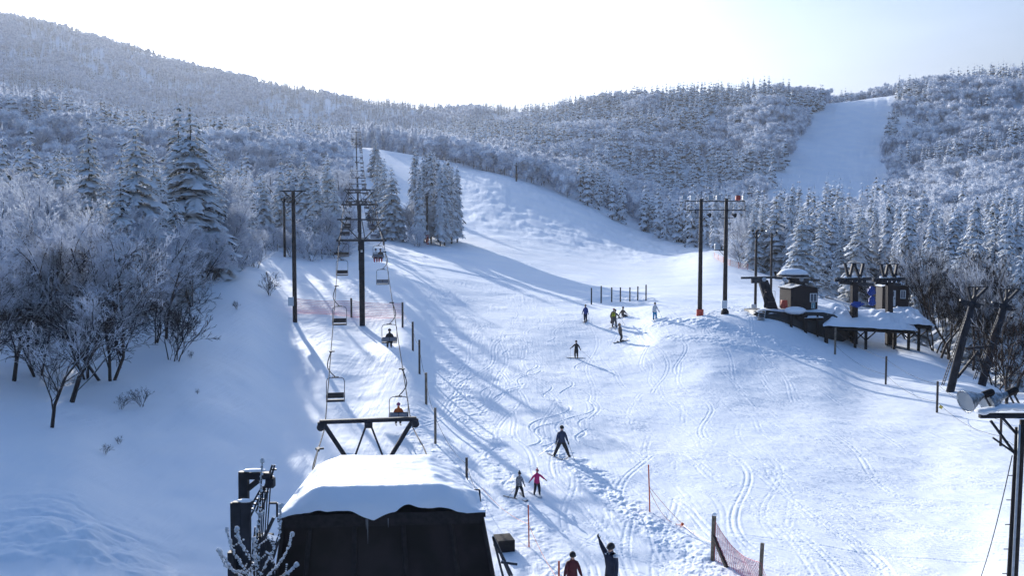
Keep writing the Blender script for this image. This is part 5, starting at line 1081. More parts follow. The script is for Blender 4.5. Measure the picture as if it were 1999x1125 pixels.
# ------------------------------------------------------------------ air
hz = MB().box((0, 1650, 250), (6400, 3400, 640))
M['haze'] = bpy.data.materials.new('haze'); M['haze'].use_nodes = True; hn = M['haze'].node_tree
for n in list(hn.nodes): hn.nodes.remove(n)
ho = hn.nodes.new('ShaderNodeOutputMaterial'); hv = hn.nodes.new('ShaderNodeVolumePrincipled')
hv.inputs['Density'].default_value = .0001; hv.inputs['Color'].default_value = (.86, .91, 1, 1); hv.inputs['Anisotropy'].default_value = .45
hn.links.new(hv.outputs[0], ho.inputs['Volume'])
tag(hz.build('haze', M['haze']), kind='stuff')
# ------------------------------------------------------------------ trees: meshes
def trunk_arrays(H, r0, n=6, bend=0, seed=0, top=.02):
    rr = random.Random(seed); V = []; Fq = []; m = 7
    for i in range(m+1):
        t = i/m; r = r0*(1-t)+top*t; ox = bend*math.sin(t*2.2+seed)*H*.02
        for k in range(n):
            a = 2*math.pi*k/n; V.append((ox+r*math.cos(a), r*math.sin(a), t*H - (.6 if i == 0 else 0)))
    for i in range(m):
        for k in range(n):
            a = i*n+k; b = i*n+(k+1) % n; Fq.append((a, b, b+n, a+n))
    return V, Fq
def conifer_crown(H, Rr, whorls, nb, seed, droop=.45, m=6, side=0, base=.08, power=.85, sag=1.6, fat=.30):
    """drooping boughs, each a ridged jagged blade with side sprays"""
    rr = random.Random(seed); V = []; Fq = []
    def blade(o, az, L, z0, dr, wid, m, yaw=0):
        ca, sa = math.cos(az), math.sin(az); k0 = len(V)
        lift = rr.uniform(.05, .2)
        for k in range(m+1):
            t = k/m; x = L*t; z = z0 + lift*L*t - dr*L*t**sag
            ww = wid*L*(.35+1.0*math.sin(min(1, t*1.25)*math.pi*.75))*(1 if k % 2 else .45)*rr.uniform(.7, 1.25) if k < m else .01
            if k == 0: ww = wid*L*.2
            hx = o[0]+ca*x; hy = o[1]+sa*x; dn = ww*rr.uniform(.35, .75); j = rr.uniform(-.03, .05)*L
            fw = rr.uniform(0, .5)*ww
            V.append((hx - sa*ww + ca*fw, hy + ca*ww + sa*fw, z-dn)); V.append((hx, hy, z + ww*.12 + j)); V.append((hx + sa*ww + ca*fw, hy - ca*ww + sa*fw, z-dn*rr.uniform(.7, 1.2)))
        for k in range(m):
            a = k0+k*3; Fq.append((a+4, a+3, a, a+1)); Fq.append((a+5, a+4, a+1, a+2))
    for i in range(whorls):
        t = base + (1-base)*((i+rr.uniform(-.3, .3))/whorls); t = min(max(t, base), .985); h = H*t
        r = Rr*(1-t)**power*rr.uniform(.82, 1.12) + .12 + .007*H*t
        if t < base+.12: r *= .75+.25*rr.random()
        n = max(4, int(nb*(.45+.55*(r/Rr))))
        for b in range(n):
            az = 2*math.pi*(b+rr.uniform(-.35, .35))/n + i*1.3
            if rr.random() < .06: continue
            L = r*rr.uniform(.65, 1.2); dr = droop*rr.uniform(.7, 1.4)
            blade((0, 0), az, L, h, dr, fat*rr.uniform(.7, 1.2), m)
            if side and L > .8:
                for q in range(side):
                    tt = rr.uniform(.35, .85); x = L*tt; z = h + .1*x - dr*L*tt**sag
                    blade((math.cos(az)*x, math.sin(az)*x), az + rr.choice((-1, 1))*rr.uniform(.6, 1.2), L*(1-tt*.5)*.55, z, dr*1.1, fat*1.1, 3)
    # leader
    blade((0, 0), 0, .25, H*.97, -3.5, .15, 3)
    # faces were laid with their normals up
    return V, Fq
def seg_prism(V, Fq, MI, a, b, r0, r1, mi):
    d = (b-a); u = d.orthogonal().normalized(); w = d.normalized().cross(u); k = len(V)
    for p, r in ((a, r0), (b, r1)):
        for q in range(3):
            g = 2.0944*q; V.append(tuple(p + (u*math.cos(g)+w*math.sin(g))*r))
    for q in range(3):
        Fq.append((k+q, k+(q+1) % 3, k+3+(q+1) % 3, k+3+q)); MI.append(mi)
def deciduous(H, seed, levels=4, spread=.9, trunks=1, n1=9, n2=6, n3=5, n4=4, twig_r=.012, up=.45, start=.2, shape='round', fine_from=2, lean=0):
    """limbs recurse into fine twigs; returns (limbs V,F) and (twigs V,F)"""
    rr = random.Random(seed); VA = []; FA = []; MA = []; VB = []; FB = []; MB_ = []
    def grow(p, d, L, r, lev, maxlev):
        # a bent branch of three pieces
        pts = [p]; q = p.copy(); dd = d.normalized(); seg = 4 if lev <= 1 else 2
        for k in range(seg):
            dd = (dd + Vector((rr.gauss(0, .17), rr.gauss(0, .17), rr.gauss(0, .12)+.05*up))).normalized()
            q = q + dd*L/seg; pts.append(q.copy())
        for k in range(seg):
            ra = r*(1-k/seg*.6); rb = r*(1-(k+1)/seg*.6)
            if lev >= fine_from: seg_prism(VB, FB, MB_, pts[k], pts[k+1], max(ra, twig_r), max(rb, twig_r), 0)
            else: seg_prism(VA, FA, MA, pts[k], pts[k+1], ra, rb, 0)
        if lev >= maxlev: return
        n = (n1, n2, n3, n4, 3)[lev]
        n = max(2, int(n*rr.uniform(.8, 1.25)))
        for k in range(n):
            t = (start if lev == 0 else .18) + (1-(start if lev == 0 else .18))*(k+rr.random())/n
            i = min(seg-1, int(t*seg)); o = pts[i].lerp(pts[i+1], t*seg-i)
            ax = (pts[i+1]-pts[i]).normalized(); side = ax.orthogonal().normalized(); side.rotate(Matrix.Rotation(rr.uniform(0, 6.283), 3, ax))
            a = spread*rr.uniform(.65, 1.15)*(1 if lev else 1)
            nd = ax*math.cos(a) + side*math.sin(a) + Vector((0, 0, up*.35))
            if shape == 'cone' and lev == 0: l2 = H*.30*(1.08-t)**.8; nd = Vector((side.x, side.y, .12+rr.uniform(-.1, .2)))
            else: l2 = L*(.62 if lev == 0 else .55)*(1.15-t*.62)*rr.uniform(.75, 1.15)
            grow(o, nd, l2, r*(.42 if lev == 0 else .5)*(1-.4*t), lev+1, maxlev)
    for k in range(trunks):
        a = rr.uniform(0, 6.283); tl = lean if trunks == 1 else rr.uniform(.12, .42)
        grow(Vector((math.cos(a)*.15*(trunks > 1), math.sin(a)*.15*(trunks > 1), -.4)), Vector((math.cos(a)*tl, math.sin(a)*tl, 1)), H*rr.uniform(.82, 1)*(.8 if shape == 'round' else 1), H*.0135*(.75 if trunks > 1 else 1), 0, levels)
    return (VA, FA), (VB, FB)
def frosty_puff(H, seed, n=520, shape='round', size=.45):
    """mid distance crown: many thin frosted sprays round a branching skeleton"""
    rr = random.Random(seed); V = []; T = []; MI = []; 
    lobes = []
    for k in range(9 if shape == 'round' else 12):
        if shape == 'round':
            a = rr.uniform(0, 6.283); q = rr.uniform(0, .26)*H
            lobes.append((Vector((math.cos(a)*q, math.sin(a)*q, H*rr.uniform(.22, .82))), H*rr.uniform(.12, .19)))
        else:
            t = k/11; lobes.append((Vector((rr.gauss(0, .02)*H, rr.gauss(0, .02)*H, H*(.12+.82*t))), H*.22*(1.04-t)**.8))
    def tri(a, b, c, mi): k = len(V); V.extend([tuple(a), tuple(b), tuple(c)]); T.append((k, k+1, k+2)); MI.append(mi)
    def sprig(o, d, L, w):
        s = d.cross(Vector((rr.gauss(0, 1), rr.gauss(0, 1), rr.gauss(0, 1)))).normalized()*w
        tri(o+s, o-s, o+d*L, 0)
    for c, r in lobes:                             # each lobe is a ragged solid mass of rimed twigs under the sprays
        nn, mm = 7, 5; ring = []
        for i in range(mm+1):
            th = math.pi*i/mm; ring.append([c + Vector((math.sin(th)*math.cos(2*math.pi*(q+.5*(i % 2))/nn), math.sin(th)*math.sin(2*math.pi*(q+.5*(i % 2))/nn), -math.cos(th)*(1.15 if shape == 'round' else 1.4)))*r*rr.uniform(.35, .85) for q in range(nn)])
        for i in range(mm):
            for q in range(nn):
                a, b, c2, d2 = ring[i][q], ring[i][(q+1) % nn], ring[i+1][(q+1) % nn], ring[i+1][q]; tri(a, b, c2, 0); tri(a, c2, d2, 0)
    for k in range(n):
        c, r = rr.choice(lobes); d = Vector((rr.gauss(0, 1), rr.gauss(0, 1), rr.gauss(.25, .9))).normalized()
        o = c + d*r*rr.uniform(.35, 1.0); dd = (d + Vector((0, 0, .35)) + Vector((rr.gauss(0, .4), rr.gauss(0, .4), rr.gauss(0, .4)))).normalized()
        sprig(o, dd, size*rr.uniform(.8, 2.0), size*rr.uniform(.12, .3))
    for c, r in lobes:                             # dark limbs up into the lobes
        o = Vector((0, 0, c.z*.35)); s = Vector((.05*H/12, 0, 0)); s2 = Vector((0, .05*H/12, 0))
        tri(o+s, o-s, c, 1); tri(o+s2, o-s2, c, 1)
    for q in range(3):
        g = 2.09*q; u = Vector((math.cos(g), math.sin(g), 0))*H*.009; w = Vector((math.cos(g+2.09), math.sin(g+2.09), 0))*H*.009
        tri(u - Vector((0, 0, .6)), w - Vector((0, 0, .6)), Vector((0, 0, H*.8)), 1)
    return V, T, MI
def quads_to(V, Fq): return V, Fq

# prototypes: name -> list of (part name, mesh)
PROTO = {}
def proto_conifer(key, seed, tall, wide, whorls, nb, m_, side, mats, **kw):
    V, Fq = conifer_crown(tall, wide, whorls, nb, seed, m=m_, side=side, **kw)
    tv, tf = trunk_arrays(tall*.9, tall*.013, seed=seed)
    PROTO[key] = (tall, [('trunk', np_mesh('trunk', tv, tf, M['bark'])), ('crown', np_mesh('crown', V, Fq, mats))])
for s_ in range(4):
    proto_conifer(f'spruce{s_}', 20+s_, 14, 3.1+.3*(s_ % 2), 30, 13, 6, 3, M['needles'], droop=.5, power=.8, fat=.20)
for s_ in range(3):
    proto_conifer(f'cedar{s_}', 40+s_, 18, 2.3, 40, 12, 5, 2, M['needles_dark'], droop=.75, power=.5, base=.12, fat=.26)
for s_ in range(3):
    proto_conifer(f'fir{s_}', 60+s_, 14, 2.4, 20, 9, 4, 0, M['needles_dark'], droop=.6, power=.7, base=.1, fat=.34)
def proto_tree(key, H, seed, twigmat, **kw):
    a, b = deciduous(H, seed, **kw)
    PROTO[key] = (H, [('trunk', np_mesh('trunk', a[0], a[1], M['bark'])), ('crown', np_mesh('crown', b[0], b[1], twigmat))])
for s_ in range(3):
    proto_tree(f'near{s_}', 9, 80+s_, M['twig'], levels=4, n1=13, n2=8, n3=6, n4=3, twig_r=.011, spread=.82, trunks=1 if s_ else 3, start=.12, up=.5)
for s_ in range(2):
    proto_tree(f'gully{s_}', 9, 85+s_, M['twig_dark'], levels=4, n1=13, n2=7, n3=5, n4=3, twig_r=.012, spread=.6, trunks=1+2*s_, start=.3, up=.8)
for s_ in range(3):
    proto_tree(f'birch{s_}', 11, 90+s_, M['frost'], levels=4, n1=12, n2=8, n3=6, n4=4, twig_r=.018, spread=.78, trunks=(1, 3, 2)[s_], up=.55)
for s_ in range(2):
    proto_tree(f'larch{s_}', 13, 100+s_, M['frost'], levels=3, n1=34, n2=9, n3=5, twig_r=.022, spread=1.1, shape='cone', up=.4, start=.1, fine_from=1)
for s_ in range(2):
    proto_tree(f'bush{s_}', 3.4, 110+s_, M['twig'], levels=3, n1=7, n2=5, n3=4, twig_r=.009, spread=.6, trunks=4, up=.4, start=.1)
for s_ in range(2):
    proto_tree(f'shrub{s_}', 4.2, 120+s_, M['frost'], levels=3, n1=9, n2=7, n3=5, twig_r=.02, spread=.8, trunks=4, up=.4, start=.05)
# single-mesh kinds for the distance
FARP = {}
def far_conifer(key, seed, H, Rr, whorls, nb, m_, mt, **kw):
    V, Fq = conifer_crown(H, Rr, whorls, nb, seed, m=m_, **kw); n0 = len(Fq)
    tv, tf = trunk_arrays(H*.85, H*.012, n=4, seed=seed); k = len(V)
    V = V+tv; Fq = Fq+[tuple(i+k for i in f) for f in tf]
    FARP[key] = (H, np_mesh(key, V, Fq, [mt, M['bark']], [0]*n0+[1]*len(tf)))
for s_ in range(3): far_conifer(f'farfir{s_}', 140+s_, 12, 2.5, 9, 8, 2, M['needles_far'], droop=.75, power=.85, fat=.5)
for s_ in range(2): far_conifer(f'farcedar{s_}', 150+s_, 15, 2.0, 13, 7, 3, M['needles_dark'], droop=.9, power=.62, fat=.5)
for s_ in range(3):
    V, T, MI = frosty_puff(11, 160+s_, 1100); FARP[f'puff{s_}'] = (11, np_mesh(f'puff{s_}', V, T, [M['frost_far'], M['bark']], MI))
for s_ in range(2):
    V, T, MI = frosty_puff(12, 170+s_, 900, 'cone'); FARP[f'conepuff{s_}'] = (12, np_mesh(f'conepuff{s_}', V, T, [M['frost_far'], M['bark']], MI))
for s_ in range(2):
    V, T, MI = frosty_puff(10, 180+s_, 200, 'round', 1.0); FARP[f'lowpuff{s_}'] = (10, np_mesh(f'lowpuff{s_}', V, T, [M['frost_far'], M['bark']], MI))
for s_ in range(2): far_conifer(f'lowfir{s_}', 190+s_, 11, 2.7, 8, 7, 1, M['needles_far'], droop=.6, power=.8, fat=.62)

def put_tree(key, loc, h, name, label, cat='tree', group=None, rz=None, tilt=0, wide=1):
    H, parts = PROTO[key]; s = h/H
    e = empty(name, loc, random.uniform(0, 6.28) if rz is None else rz, label, cat, group)
    if group: wide *= random.uniform(.8, 1.25); tilt = random.uniform(-.035, .035)
    e.scale = (s*wide, s*wide, s); e.rotation_euler[1] = tilt
    for pn, me in parts: link(pn, me, e)
    return e
def put_far(key, loc, h, name, label, group, cat='tree', wide=1):
    H, me = FARP[key]; s = h/H
    o = link(name, me, None, loc); o.scale = (s*wide, s*wide, s); o.rotation_euler = (0, 0, random.uniform(0, 6.28))
    return tag(o, label, cat, group)

# ------------------------------------------------------------------ trees placed one by one (base spot, distance, height)
def T(key, px, d, top, name, label, cat='tree', wide=1, group=None, rz=None):
    p = GD(px, d); h = zrow(top, d)-p.z
    put_tree(key, p, h, name, label, cat, group, rz, 0, wide)
T('near1', 92, 35.5, 510, 'bare_tree', 'small bare dark tree standing alone lowest on the left bank')
T('near2', 128, 41, 401, 'bare_tree', 'leaning dark-trunked tree just behind the lowest small tree on the left bank', wide=1.1)
T('near0', 205, 47, 359, 'bare_tree', 'bushy many-stemmed tree with dark twigs, middle of the left bank')
T('near1', 20, 44, 376, 'bare_tree', 'broad frosted tree at the left edge of the photo, above the small bare tree')
T('birch0', 60, 52, 279, 'frosted_tree', 'tallest white-topped slender tree at the far left')
T('birch1', 150, 55, 376, 'frosted_tree', 'frost-white multi-stem tree behind the leaning dark trunk')
T('birch2', 255, 60, 384, 'frosted_tree', 'frosted thin-branched tree left of the snowy spruces')
T('near2', 322, 56.5, 440, 'bare_tree', 'bare dark tree at the right edge of the left bank thicket, trunk on open snow')
T('bush0', 335, 52, 560, 'bush', 'twiggy leafless bush beneath the rightmost bare tree', 'bush')
T('bush1', 350, 57, 580, 'bush', 'low leafless bush on snow right of the bare tree', 'bush')
for k, (px, d, top, ky) in enumerate([(-30, 40, 400, 'near0'), (30, 60, 320, 'birch1'), (70, 46, 420, 'near0'), (110, 60, 360, 'birch2'), (165, 47, 470, 'near0'), (235, 52, 480, 'near2'), (300, 55, 520, 'near0'),
        (330, 66, 480, 'near2'), (130, 78, 340, 'birch0'), (10, 72, 310, 'birch2'), (80, 80, 310, 'birch1'), (400, 84, 450, 'near1'), (415, 78, 490, 'near0'), (455, 96, 430, 'birch2')]):
    T(ky, px, d, top, 'frosted_tree', 'frosted thin-twigged tree inside the thicket on the left bank', group='frosted trees in the thicket on the left bank')
for k, (px, py, h, lab) in enumerate([(236, 800, .9, 'small fan of bare twigs in the snow left of the larger sprig'), (232, 868, .45, 'tiny sprig in the snow below the middle of the left bank'), (205, 888, .55, 'lowest of the tiny sprigs on the left bank snow'), (372, 700, .6, 'small sprig on the open snow right of the bare trees'), (462, 605, .9, 'thin leaning twigs near the top right of the left bank'), (385, 770, .35, 'single tiny twig tip in the middle of the open left bank')]):
    put_tree('bush%d' % (k % 2), G(px, py), h, 'sprig', lab, 'twigs')
T('birch0', -40, 58, 317, 'frosted_tree', 'frosted tree half cut off by the left edge of the photo')
T('birch2', 205, 66, 355, 'frosted_tree', 'white frosted tree between the tall slender tree and the big spruce')
T('birch1', 105, 68, 317, 'frosted_tree', 'wide frosted tree behind the slender white-topped tree')
T('near0', 375, 68, 418, 'bare_tree', 'dark-twigged tree in front of the foot of the tallest spruces')
T('birch1', 440, 88, 376, 'frosted_tree', 'frosted brownish tree on the crest of the bank right of the spruces')
T('birch2', 395, 76, 435, 'frosted_tree', 'small frosted tree just below the crest of the left bank')
T('shrub0', 500, 92, 455, 'shrub', 'frosted brown shrub on the crest near the left light poles', 'shrub')
T('shrub1', 470, 86, 470, 'shrub', 'spiky frosted shrub at the top edge of the left bank', 'shrub')
T('bush0', 272, 43, 745, 'bush', 'sparse twigs poking from the snow in the middle of the left bank', 'bush')
T('bush1', 528, 78, 520, 'bush', 'thin bare bush leaning out over the lift corridor', 'bush')
T('spruce0', 180, 90, 222, 'snowy_spruce', 'slim snow-covered spruce standing apart at the left, pointed top', wide=.95)
T('spruce1', 272, 66, 225, 'snowy_spruce', 'tall snow-laden spruce left of the highest pair', wide=1.05)
T('spruce2', 355, 86, 190, 'snowy_spruce', 'darkest and highest spruce of the left cluster', wide=1.0)
T('spruce3', 378, 80, 200, 'snowy_spruce', 'tall spruce heavy with snow, right one of the highest pair', wide=1.15)
T('spruce0', 240, 60, 330, 'snowy_spruce', 'broad snowy spruce in front of the left cluster', wide=.95)
T('spruce2', 318, 72, 330, 'snowy_spruce', 'mid-height snowy spruce below the highest pair', wide=.9)
T('spruce1', 345, 70, 380, 'snowy_spruce', 'short snowy spruce in the centre of the left cluster', wide=1)
T('spruce1', 428, 92, 290, 'snowy_spruce', 'slender snowy spruce on the right side of the left cluster', wide=.75)
T('spruce0', 467, 112, 335, 'snowy_spruce', 'small pointed spruce right of the left cluster', wide=.9)
T('spruce3', 518, 125, 340, 'snowy_spruce', 'small snowy spruce between the left cluster and the light poles', wide=.9)
for px, d, top, lab in [(305, 76, 285, 'snowy spruce between the leftmost pair and the highest pair of the left cluster'), (408, 84, 300, 'snowy spruce leaning on the right flank of the highest pair'), (255, 70, 290, 'snowy spruce half hidden behind the broad one at the left'), (210, 84, 330, 'small snowy spruce left of the broad one'), (395, 88, 250, 'narrow snowy spruce rising just right of the highest pair'), (120, 100, 290, 'snowy spruce between frosted trees far left'), (548, 130, 335, 'snowy spruce just left of the near light pole'), (598, 140, 290, 'tall thin snowy spruce behind the near light pole'),
        (620, 132, 330, 'snowy spruce right of the light poles, second from the lift'), (642, 145, 300, 'tall snowy spruce left of the lift line'), (655, 128, 350, 'broad snowy spruce closest to the lift on its left side'),
        (575, 150, 330, 'snowy spruce hidden partly by the near light pole'), (612, 122, 385, 'short wide snowy spruce right of the light poles'), (490, 135, 365, 'little snowy spruce among white trees left of the light poles')]:
    T('spruce%d' % (len(lab) % 4), px, d, top, 'snowy_spruce', lab, wide=.85)
for k, (px, d, top) in enumerate([(540, 118, 420), (568, 112, 440), (600, 113, 425), (630, 116, 430), (655, 118, 440), (520, 108, 440), (585, 122, 400), (645, 124, 400), (610, 110, 450), (560, 126, 400), (670, 150, 370), (505, 112, 450)]):
    T(('birch%d' % (k % 3)) if k % 2 else 'shrub%d' % (k//2 % 2), px, d, top, 'frosted_tree', 'low frosted tree in the white thicket behind the left light poles', group='low frosted trees behind the left light poles')
# right of the lift line
T('spruce1', 735, 300, 262, 'snowy_spruce', 'lone snowy spruce high up just right of the lift line')
T('spruce0', 738, 195, 300, 'snowy_spruce', 'dark snowy spruce hugging the lift line on its right', wide=.8)
T('spruce2', 752, 188, 305, 'snowy_spruce', 'snowy spruce behind the perfect cone-shaped one', wide=.75)
T('spruce3', 766, 172, 318, 'snowy_spruce', 'neat cone-shaped spruce with drooping white boughs, right of the lift', wide=.95)
for k, (px, d, top) in enumerate([(812, 180, 282), (828, 172, 300), (842, 170, 290), (856, 178, 305), (868, 168, 308), (882, 174, 318), (893, 178, 322), (850, 190, 292), (835, 186, 295), (874, 186, 305), (860, 166, 318), (820, 165, 330)]):
    T('cedar%d' % (k % 3), px, d, top, 'cedar', ['leftmost dark cedar of the tight clump beside the upper piste', 'cedar behind the red-based pole in the clump', 'snow-striped cedar in the middle of the clump', 'tall cedar right of the middle of the clump', 'cedar at the front of the clump by the piste', 'cedar second from the right edge of the clump', 'rightmost cedar of the clump, bordering the piste'][k] if k < 7 else 'cedar in the back rows of the tight clump beside the upper piste', wide=.85, group=None if k < 7 else 'cedars in the clump beside the piste')
T('birch1', 795, 172, 385, 'frosted_tree', 'frosted bush-like tree between the cone-shaped spruce and the cedar clump')
T('shrub0', 815, 160, 430, 'shrub', 'white frosted shrub at the foot of the cedar clump', 'shrub')
for k, (px, d, top, s) in enumerate([(790, 425, 246, 1), (845, 400, 268, 1), (905, 378, 268, 1), (925, 372, 278, 1), (950, 362, 285, 1), (985, 352, 290, 1), (1010, 345, 300, 1), (890, 392, 262, 1)]):
    p = GD(px, d); put_far('puff%d' % (k % 3), p, zrow(top, d)-p.z, 'frosted_tree', ['round ball-shaped frosted tree on the crest of the upper piste'][0] if k == 0 else 'rounded frosted tree on the upper edge of the piste', None if k == 0 else 'rounded frosted trees along the upper edge of the piste', wide=1.25)
# right front conifers by the station
for k, (px, d, top, wd, lab) in enumerate([(1470, 165, 388, .8, 'dark snowy fir left of the tree row behind the station'), (1487, 168, 392, .8, 'snowy fir second in the row behind the station'), (1510, 172, 385, .8, 'snowy fir third in the row behind the station'),
        (1563, 128, 400, 1.0, 'large snow-plastered spruce right behind the left station hut'), (1600, 138, 415, .9, 'snowy spruce right of the snow-plastered one'), (1678, 140, 392, 1.0, 'tall snow-plastered spruce behind the gap between the two station huts'),
        (1640, 150, 440, .9, 'spruce with dark gaps between the two snow-plastered ones'), (1880, 95, 450, .95, 'big snowy spruce above the leaning pylons'), (1800, 100, 480, .85, 'snowy spruce behind the right station hut'), (1745, 118, 470, .9, 'snowy spruce behind the right W-shaped lift frame'),
        (1940, 105, 420, .9, 'snowy spruce right of the leaning pylons'), (1905, 88, 455, .9, 'dark snowy spruce standing between the heads of the two leaning pylons'), (1962, 86, 430, .85, 'narrow snowy spruce behind the right leaning pylon'), (1992, 74, 490, .9, 'snowy spruce cut off by the right edge of the photo'), (1850, 110, 470, .9, 'dark snowy spruce left of the leaning pylons')]):
    T('spruce%d' % (k % 4), px, d, top, 'snowy_spruce', lab, wide=wd)
T('puffx' if 0 else 'birch2', 1445, 160, 455, 'frosted_tree', 'frosted tree left of the fir row behind the station')
T('bush1', 1975, 55, 560, 'bush', 'leafless bush by the right edge beyond the pylons', 'bush')
for k, (px, d, top) in enumerate([(1838, 82, 560), (1852, 86, 545), (1866, 84, 540), (1950, 72, 560), (1985, 66, 570), (1930, 78, 550), (1905, 82, 545), (1828, 90, 560), (1970, 80, 545), (1890, 90, 530), (1998, 78, 540), (1780, 100, 520), (1760, 105, 525)]):
    T('gully%d' % (k % 2), px, d, top-(70, 35, 90, 55)[k % 4], 'bare_tree', 'dark-stemmed bare tree in the gully beyond the leaning pylons', group='bare trees in the gully on the right', wide=.9)

# ------------------------------------------------------------------ forests
def lerp_tab(tab, x):
    xs = [t[0] for t in tab]; return float(np.interp(x, xs, [t[1] for t in tab]))
EDGE = [(-900, 75), (0, 80), (300, 95), (440, 105), (520, 125), (600, 150), (668, 160), (683, 210), (684, 445), (735, 440), (800, 425), (870, 395), (940, 372), (1000, 350), (1060, 335), (1150, 318), (1200, 305), (1300, 275), (1380, 240), (1420, 200), (1450, 172), (1520, 165), (1620, 135), (1720, 125), (1800, 105), (1900, 100), (2000, 90), (2900, 80)]
def in_run(px, py, d):
    if not 375 < d < 720: return False
    l = np.interp(py, [190, 200, 300, 400, 460], [1612, 1608, 1540, 1492, 1440]); r = np.interp(py, [190, 200, 300, 400, 460], [1742, 1740, 1716, 1740, 1740])
    return l < px < r
cand = []
fr = random.Random(99)
# rejection over rings so that density falls as trees get small
def scatter(d0, d1, per_m2, px0=-160, px1=2160):
    s0, s1 = s_of(px0), s_of(px1); area = (s1-s0)*(d1*d1-d0*d0)/2; n = int(area*per_m2); out = []
    for _ in range(n):
        d = math.sqrt(fr.uniform(d0*d0, d1*d1)); s = fr.uniform(s0, s1); x = s*d; px = s*F*cp+W0/2
        if d < lerp_tab(EDGE, px): continue
        p = Vector((x, d, ground(x, d))); qx, qy = proj(p)
        if in_run(px, qy, d): continue
        out.append((px, qy, d, p))
    return out
near_f = scatter(75, 200, 1/22) + scatter(200, 480, 1/26)
mid_f = scatter(480, 850, 1/30)
far_f = scatter(850, 1700, 1/46)
def kind_for(px, py, d, p):
    n = fbm(np.array([p.x/45.0]), np.array([p.y/45.0]), 3, 77)[0]
    if px < 690:
        if d < 480: return 'puff' if n < .06 else ('cone' if n < .16 else 'fir')
        return 'puff' if (px < 520 and n > -.12) or n > .12 else 'fir'
    if px < 1450:
        if d < lerp_tab(EDGE, px)+45 and px > 1130: return 'cedar'
        if px < 1130 and d < lerp_tab(EDGE, px)+70: return 'puff' if n < .1 else 'cone'
        if d > 430: return 'fir' if n > -.26 else 'puff'
        return 'fir' if n > -.02 else ('cone' if n > -.08 else 'puff')
    if d < 260: return 'cedar' if n > -.02 else ('fir' if n > -.16 else 'puff')
    if py > 300 and px > 1740: return 'cedar' if n > -.05 else 'puff'
    return 'puff' if n < .02 else 'fir'
hts = {'puff': (9, 13), 'cone': (10, 15), 'fir': (11, 19), 'cedar': (12, 19)}
allf = []
for q in near_f + mid_f + far_f:
    k = kind_for(*q)
    if k in ('fir', 'cedar') and q[2] < 850 and fr.random() < .45: continue
    if q[2] > 850 and fr.random() < .12: continue
    lo, hi = hts[k]; h = fr.uniform(lo, hi)*(.85 if q[0] < 690 and q[2] < 480 else 1)
    if q[2] > 850: h *= .95
    allf.append([k, q, h, F*h/q[2]])
# which ones can be seen at all: walk columns from near to far keeping the horizon of tree tops
order = sorted(range(len(allf)), key=lambda i: allf[i][1][2])
sky_line = {}; seen = []
for i in order:
    k, (px, py, d, p), h, hp = allf[i]; b = int(px//6); top = py-hp
    if top < sky_line.get(b, 9999) + .35*hp: seen.append(i)
    wpx = hp*.16; 
    for bb in range(int((px-wpx)//6), int((px+wpx)//6)+1): sky_line[bb] = min(sky_line.get(bb, 9999), top+hp*.12)
seen_s = set(seen)
# every kind keeps its largest 280 as things, the rest become one wood
REG = [('left', lambda px, d: px < 690), ('centre', lambda px, d: px < 1500), ('right', lambda px, d: True)]
catn = {'puff': ('frosted_tree', 'frosted broadleaf tree'), 'cone': ('larch', 'frosted cone-shaped larch'), 'fir': ('snowy_fir', 'snow-dusted fir'), 'cedar': ('cedar', 'narrow dark cedar')}
where = {'left': 'in the white wood on the hillside left of the lift', 'centre': 'in the forest between the upper piste and the steep run', 'right': 'in the forest around and right of the steep run'}
big = {}; rest = []
for i in sorted(range(len(allf)), key=lambda i: -allf[i][3]):
    k = allf[i][0]
    if i in seen_s and len(big.setdefault(k, [])) < 240 and -30 < allf[i][1][0] < 2030: big[k].append(i)
    else: rest.append(i)
for k, ids in big.items():
    for n, i in enumerate(ids):
        _, (px, py, d, p), h, hp = allf[i]
        reg = next(r for r, f in REG if f(px, d))
        nm, lb = catn[k]
        lab = f'{lb} {where[reg]}'; grp = f'{lb}s {where[reg]}'
        if k == 'puff':
            if d < 260: put_tree('birch%d' % (n % 3), p, h, nm, lab, 'tree', grp)
            else: put_far('puff%d' % (n % 3), p, h, nm, lab, grp, wide=1.15)
        elif k == 'cone':
            if d < 300: put_tree('larch%d' % (n % 2), p, h, nm, lab, 'tree', grp)
            else: put_far('conepuff%d' % (n % 2), p, h, nm, lab, grp)
        elif k == 'fir':
            if d < 300: put_tree('fir%d' % (n % 3), p, h, nm, lab, 'tree', grp)
            else: put_far('farfir%d' % (n % 3), p, h, nm, lab, grp, wide=1.1)
        else:
            if d < 240: put_tree('cedar%d' % (n % 3), p, h, nm, lab, 'tree', grp, wide=.8)
            else: put_far('farcedar%d' % (n % 2), p, h, nm, lab, grp)
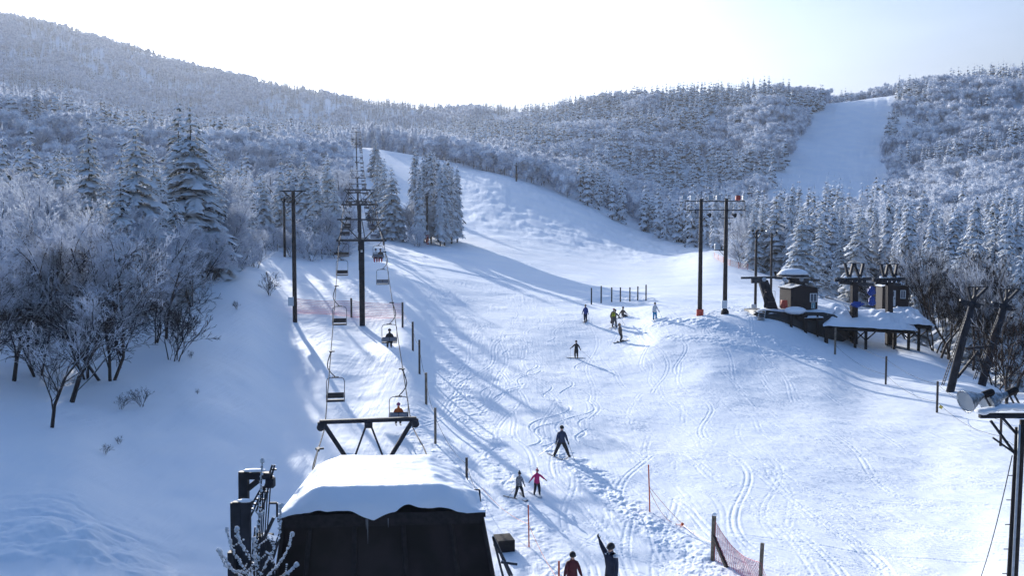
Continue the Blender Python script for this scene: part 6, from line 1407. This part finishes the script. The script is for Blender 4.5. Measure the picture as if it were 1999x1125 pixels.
# the rest: one wood, instanced with geometry nodes on a cloud of points; it borrows the meshes of trees that stand in it
def wood(name, label, pts):
    """pts: list of (key, pos, height)"""
    keys = sorted({q[0] for q in pts}); me = bpy.data.meshes.new(name); me.vertices.add(len(pts))
    me.vertices.foreach_set('co', np.array([tuple(q[1]) for q in pts], np.float32).ravel())
    a = me.attributes.new('kind_index', 'INT', 'POINT'); a.data.foreach_set('value', np.array([keys.index(q[0]) for q in pts], np.int32))
    a = me.attributes.new('tree_scale', 'FLOAT', 'POINT'); a.data.foreach_set('value', np.array([q[2]/FARP[q[0]][0] for q in pts], np.float32))
    a = me.attributes.new('turn', 'FLOAT', 'POINT'); a.data.foreach_set('value', np.array([fr.uniform(0, 6.28) for q in pts], np.float32))
    o = link(name, me); tag(o, label, 'forest', kind='stuff')
    ng = bpy.data.node_groups.new(name, 'GeometryNodeTree'); ng.interface.new_socket('Geometry', in_out='INPUT', socket_type='NodeSocketGeometry'); ng.interface.new_socket('Geometry', in_out='OUTPUT', socket_type='NodeSocketGeometry')
    N = ng.nodes; L = ng.links; gi = N.new('NodeGroupInput'); go = N.new('NodeGroupOutput'); joins = None
    jn = N.new('GeometryNodeJoinGeometry')
    def attr(nm, ty):
        n = N.new('GeometryNodeInputNamedAttribute'); n.data_type = ty; n.inputs['Name'].default_value = nm; return n.outputs[0]
    ki = attr('kind_index', 'INT'); sc = attr('tree_scale', 'FLOAT'); tu = attr('turn', 'FLOAT')
    cx_ = N.new('ShaderNodeCombineXYZ'); L.new(tu, cx_.inputs[2])
    for n, k in enumerate(keys):
        src = next(ob for ob in bpy.data.objects if ob.data == FARP[k][1])
        oi = N.new('GeometryNodeObjectInfo'); oi.inputs['Object'].default_value = src; oi.transform_space = 'ORIGINAL'
        oi.inputs['As Instance'].default_value = True
        cmp = N.new('FunctionNodeCompare'); cmp.data_type = 'INT'; cmp.operation = 'EQUAL'; L.new(ki, cmp.inputs[2]); cmp.inputs[3].default_value = n
        ip = N.new('GeometryNodeInstanceOnPoints'); L.new(gi.outputs[0], ip.inputs['Points']); L.new(cmp.outputs[0], ip.inputs['Selection']); L.new(oi.outputs['Geometry'], ip.inputs['Instance'])
        L.new(cx_.outputs[0], ip.inputs['Rotation']); L.new(sc, ip.inputs['Scale']); L.new(ip.outputs[0], jn.inputs[0])
    L.new(jn.outputs[0], go.inputs[0])
    md = o.modifiers.new('trees', 'NODES'); md.node_group = ng
    return o
# one standing tree of every far kind must exist: plant the low ones on the left mountain
for k, (px, d) in {'lowpuff0': (150, 900), 'lowpuff1': (300, 880), 'lowfir0': (700, 900), 'lowfir1': (640, 900), 'puff0': (120, 300), 'puff1': (220, 310), 'puff2': (60, 320), 'conepuff0': (330, 300), 'conepuff1': (420, 310), 'farfir0': (1100, 600), 'farfir1': (1180, 610), 'farfir2': (1250, 600), 'farcedar0': (1260, 300), 'farcedar1': (1330, 280)}.items():
    if not any(ob.data == FARP[k][1] for ob in bpy.data.objects):
        p = GD(px, d); put_far(k, p, FARP[k][0], 'forest_tree', 'frosted tree in the closed forest cover of the far mountainside', 'single trees in the far forest')
pts = []
for i in rest:
    k, (px, py, d, p), h, hp = allf[i]
    if i not in seen_s and d > 300 and fr.random() < .55: continue
    r3 = fr.randrange(3); r2 = fr.randrange(2)
    if d > 800: key = {'puff': f'lowpuff{r2}', 'cone': f'lowfir{r2}', 'fir': f'lowfir{r2}', 'cedar': f'lowfir{r2}'}[k]
    else: key = {'puff': f'puff{r3}', 'cone': f'conepuff{r2}', 'fir': f'farfir{r3}', 'cedar': f'farcedar{r2}'}[k]
    pts.append((key, p - Vector((0, 0, .3)), h))
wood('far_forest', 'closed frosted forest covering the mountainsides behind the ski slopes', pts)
print('trees', {k: len(v) for k, v in big.items()}, 'wood', len(pts))
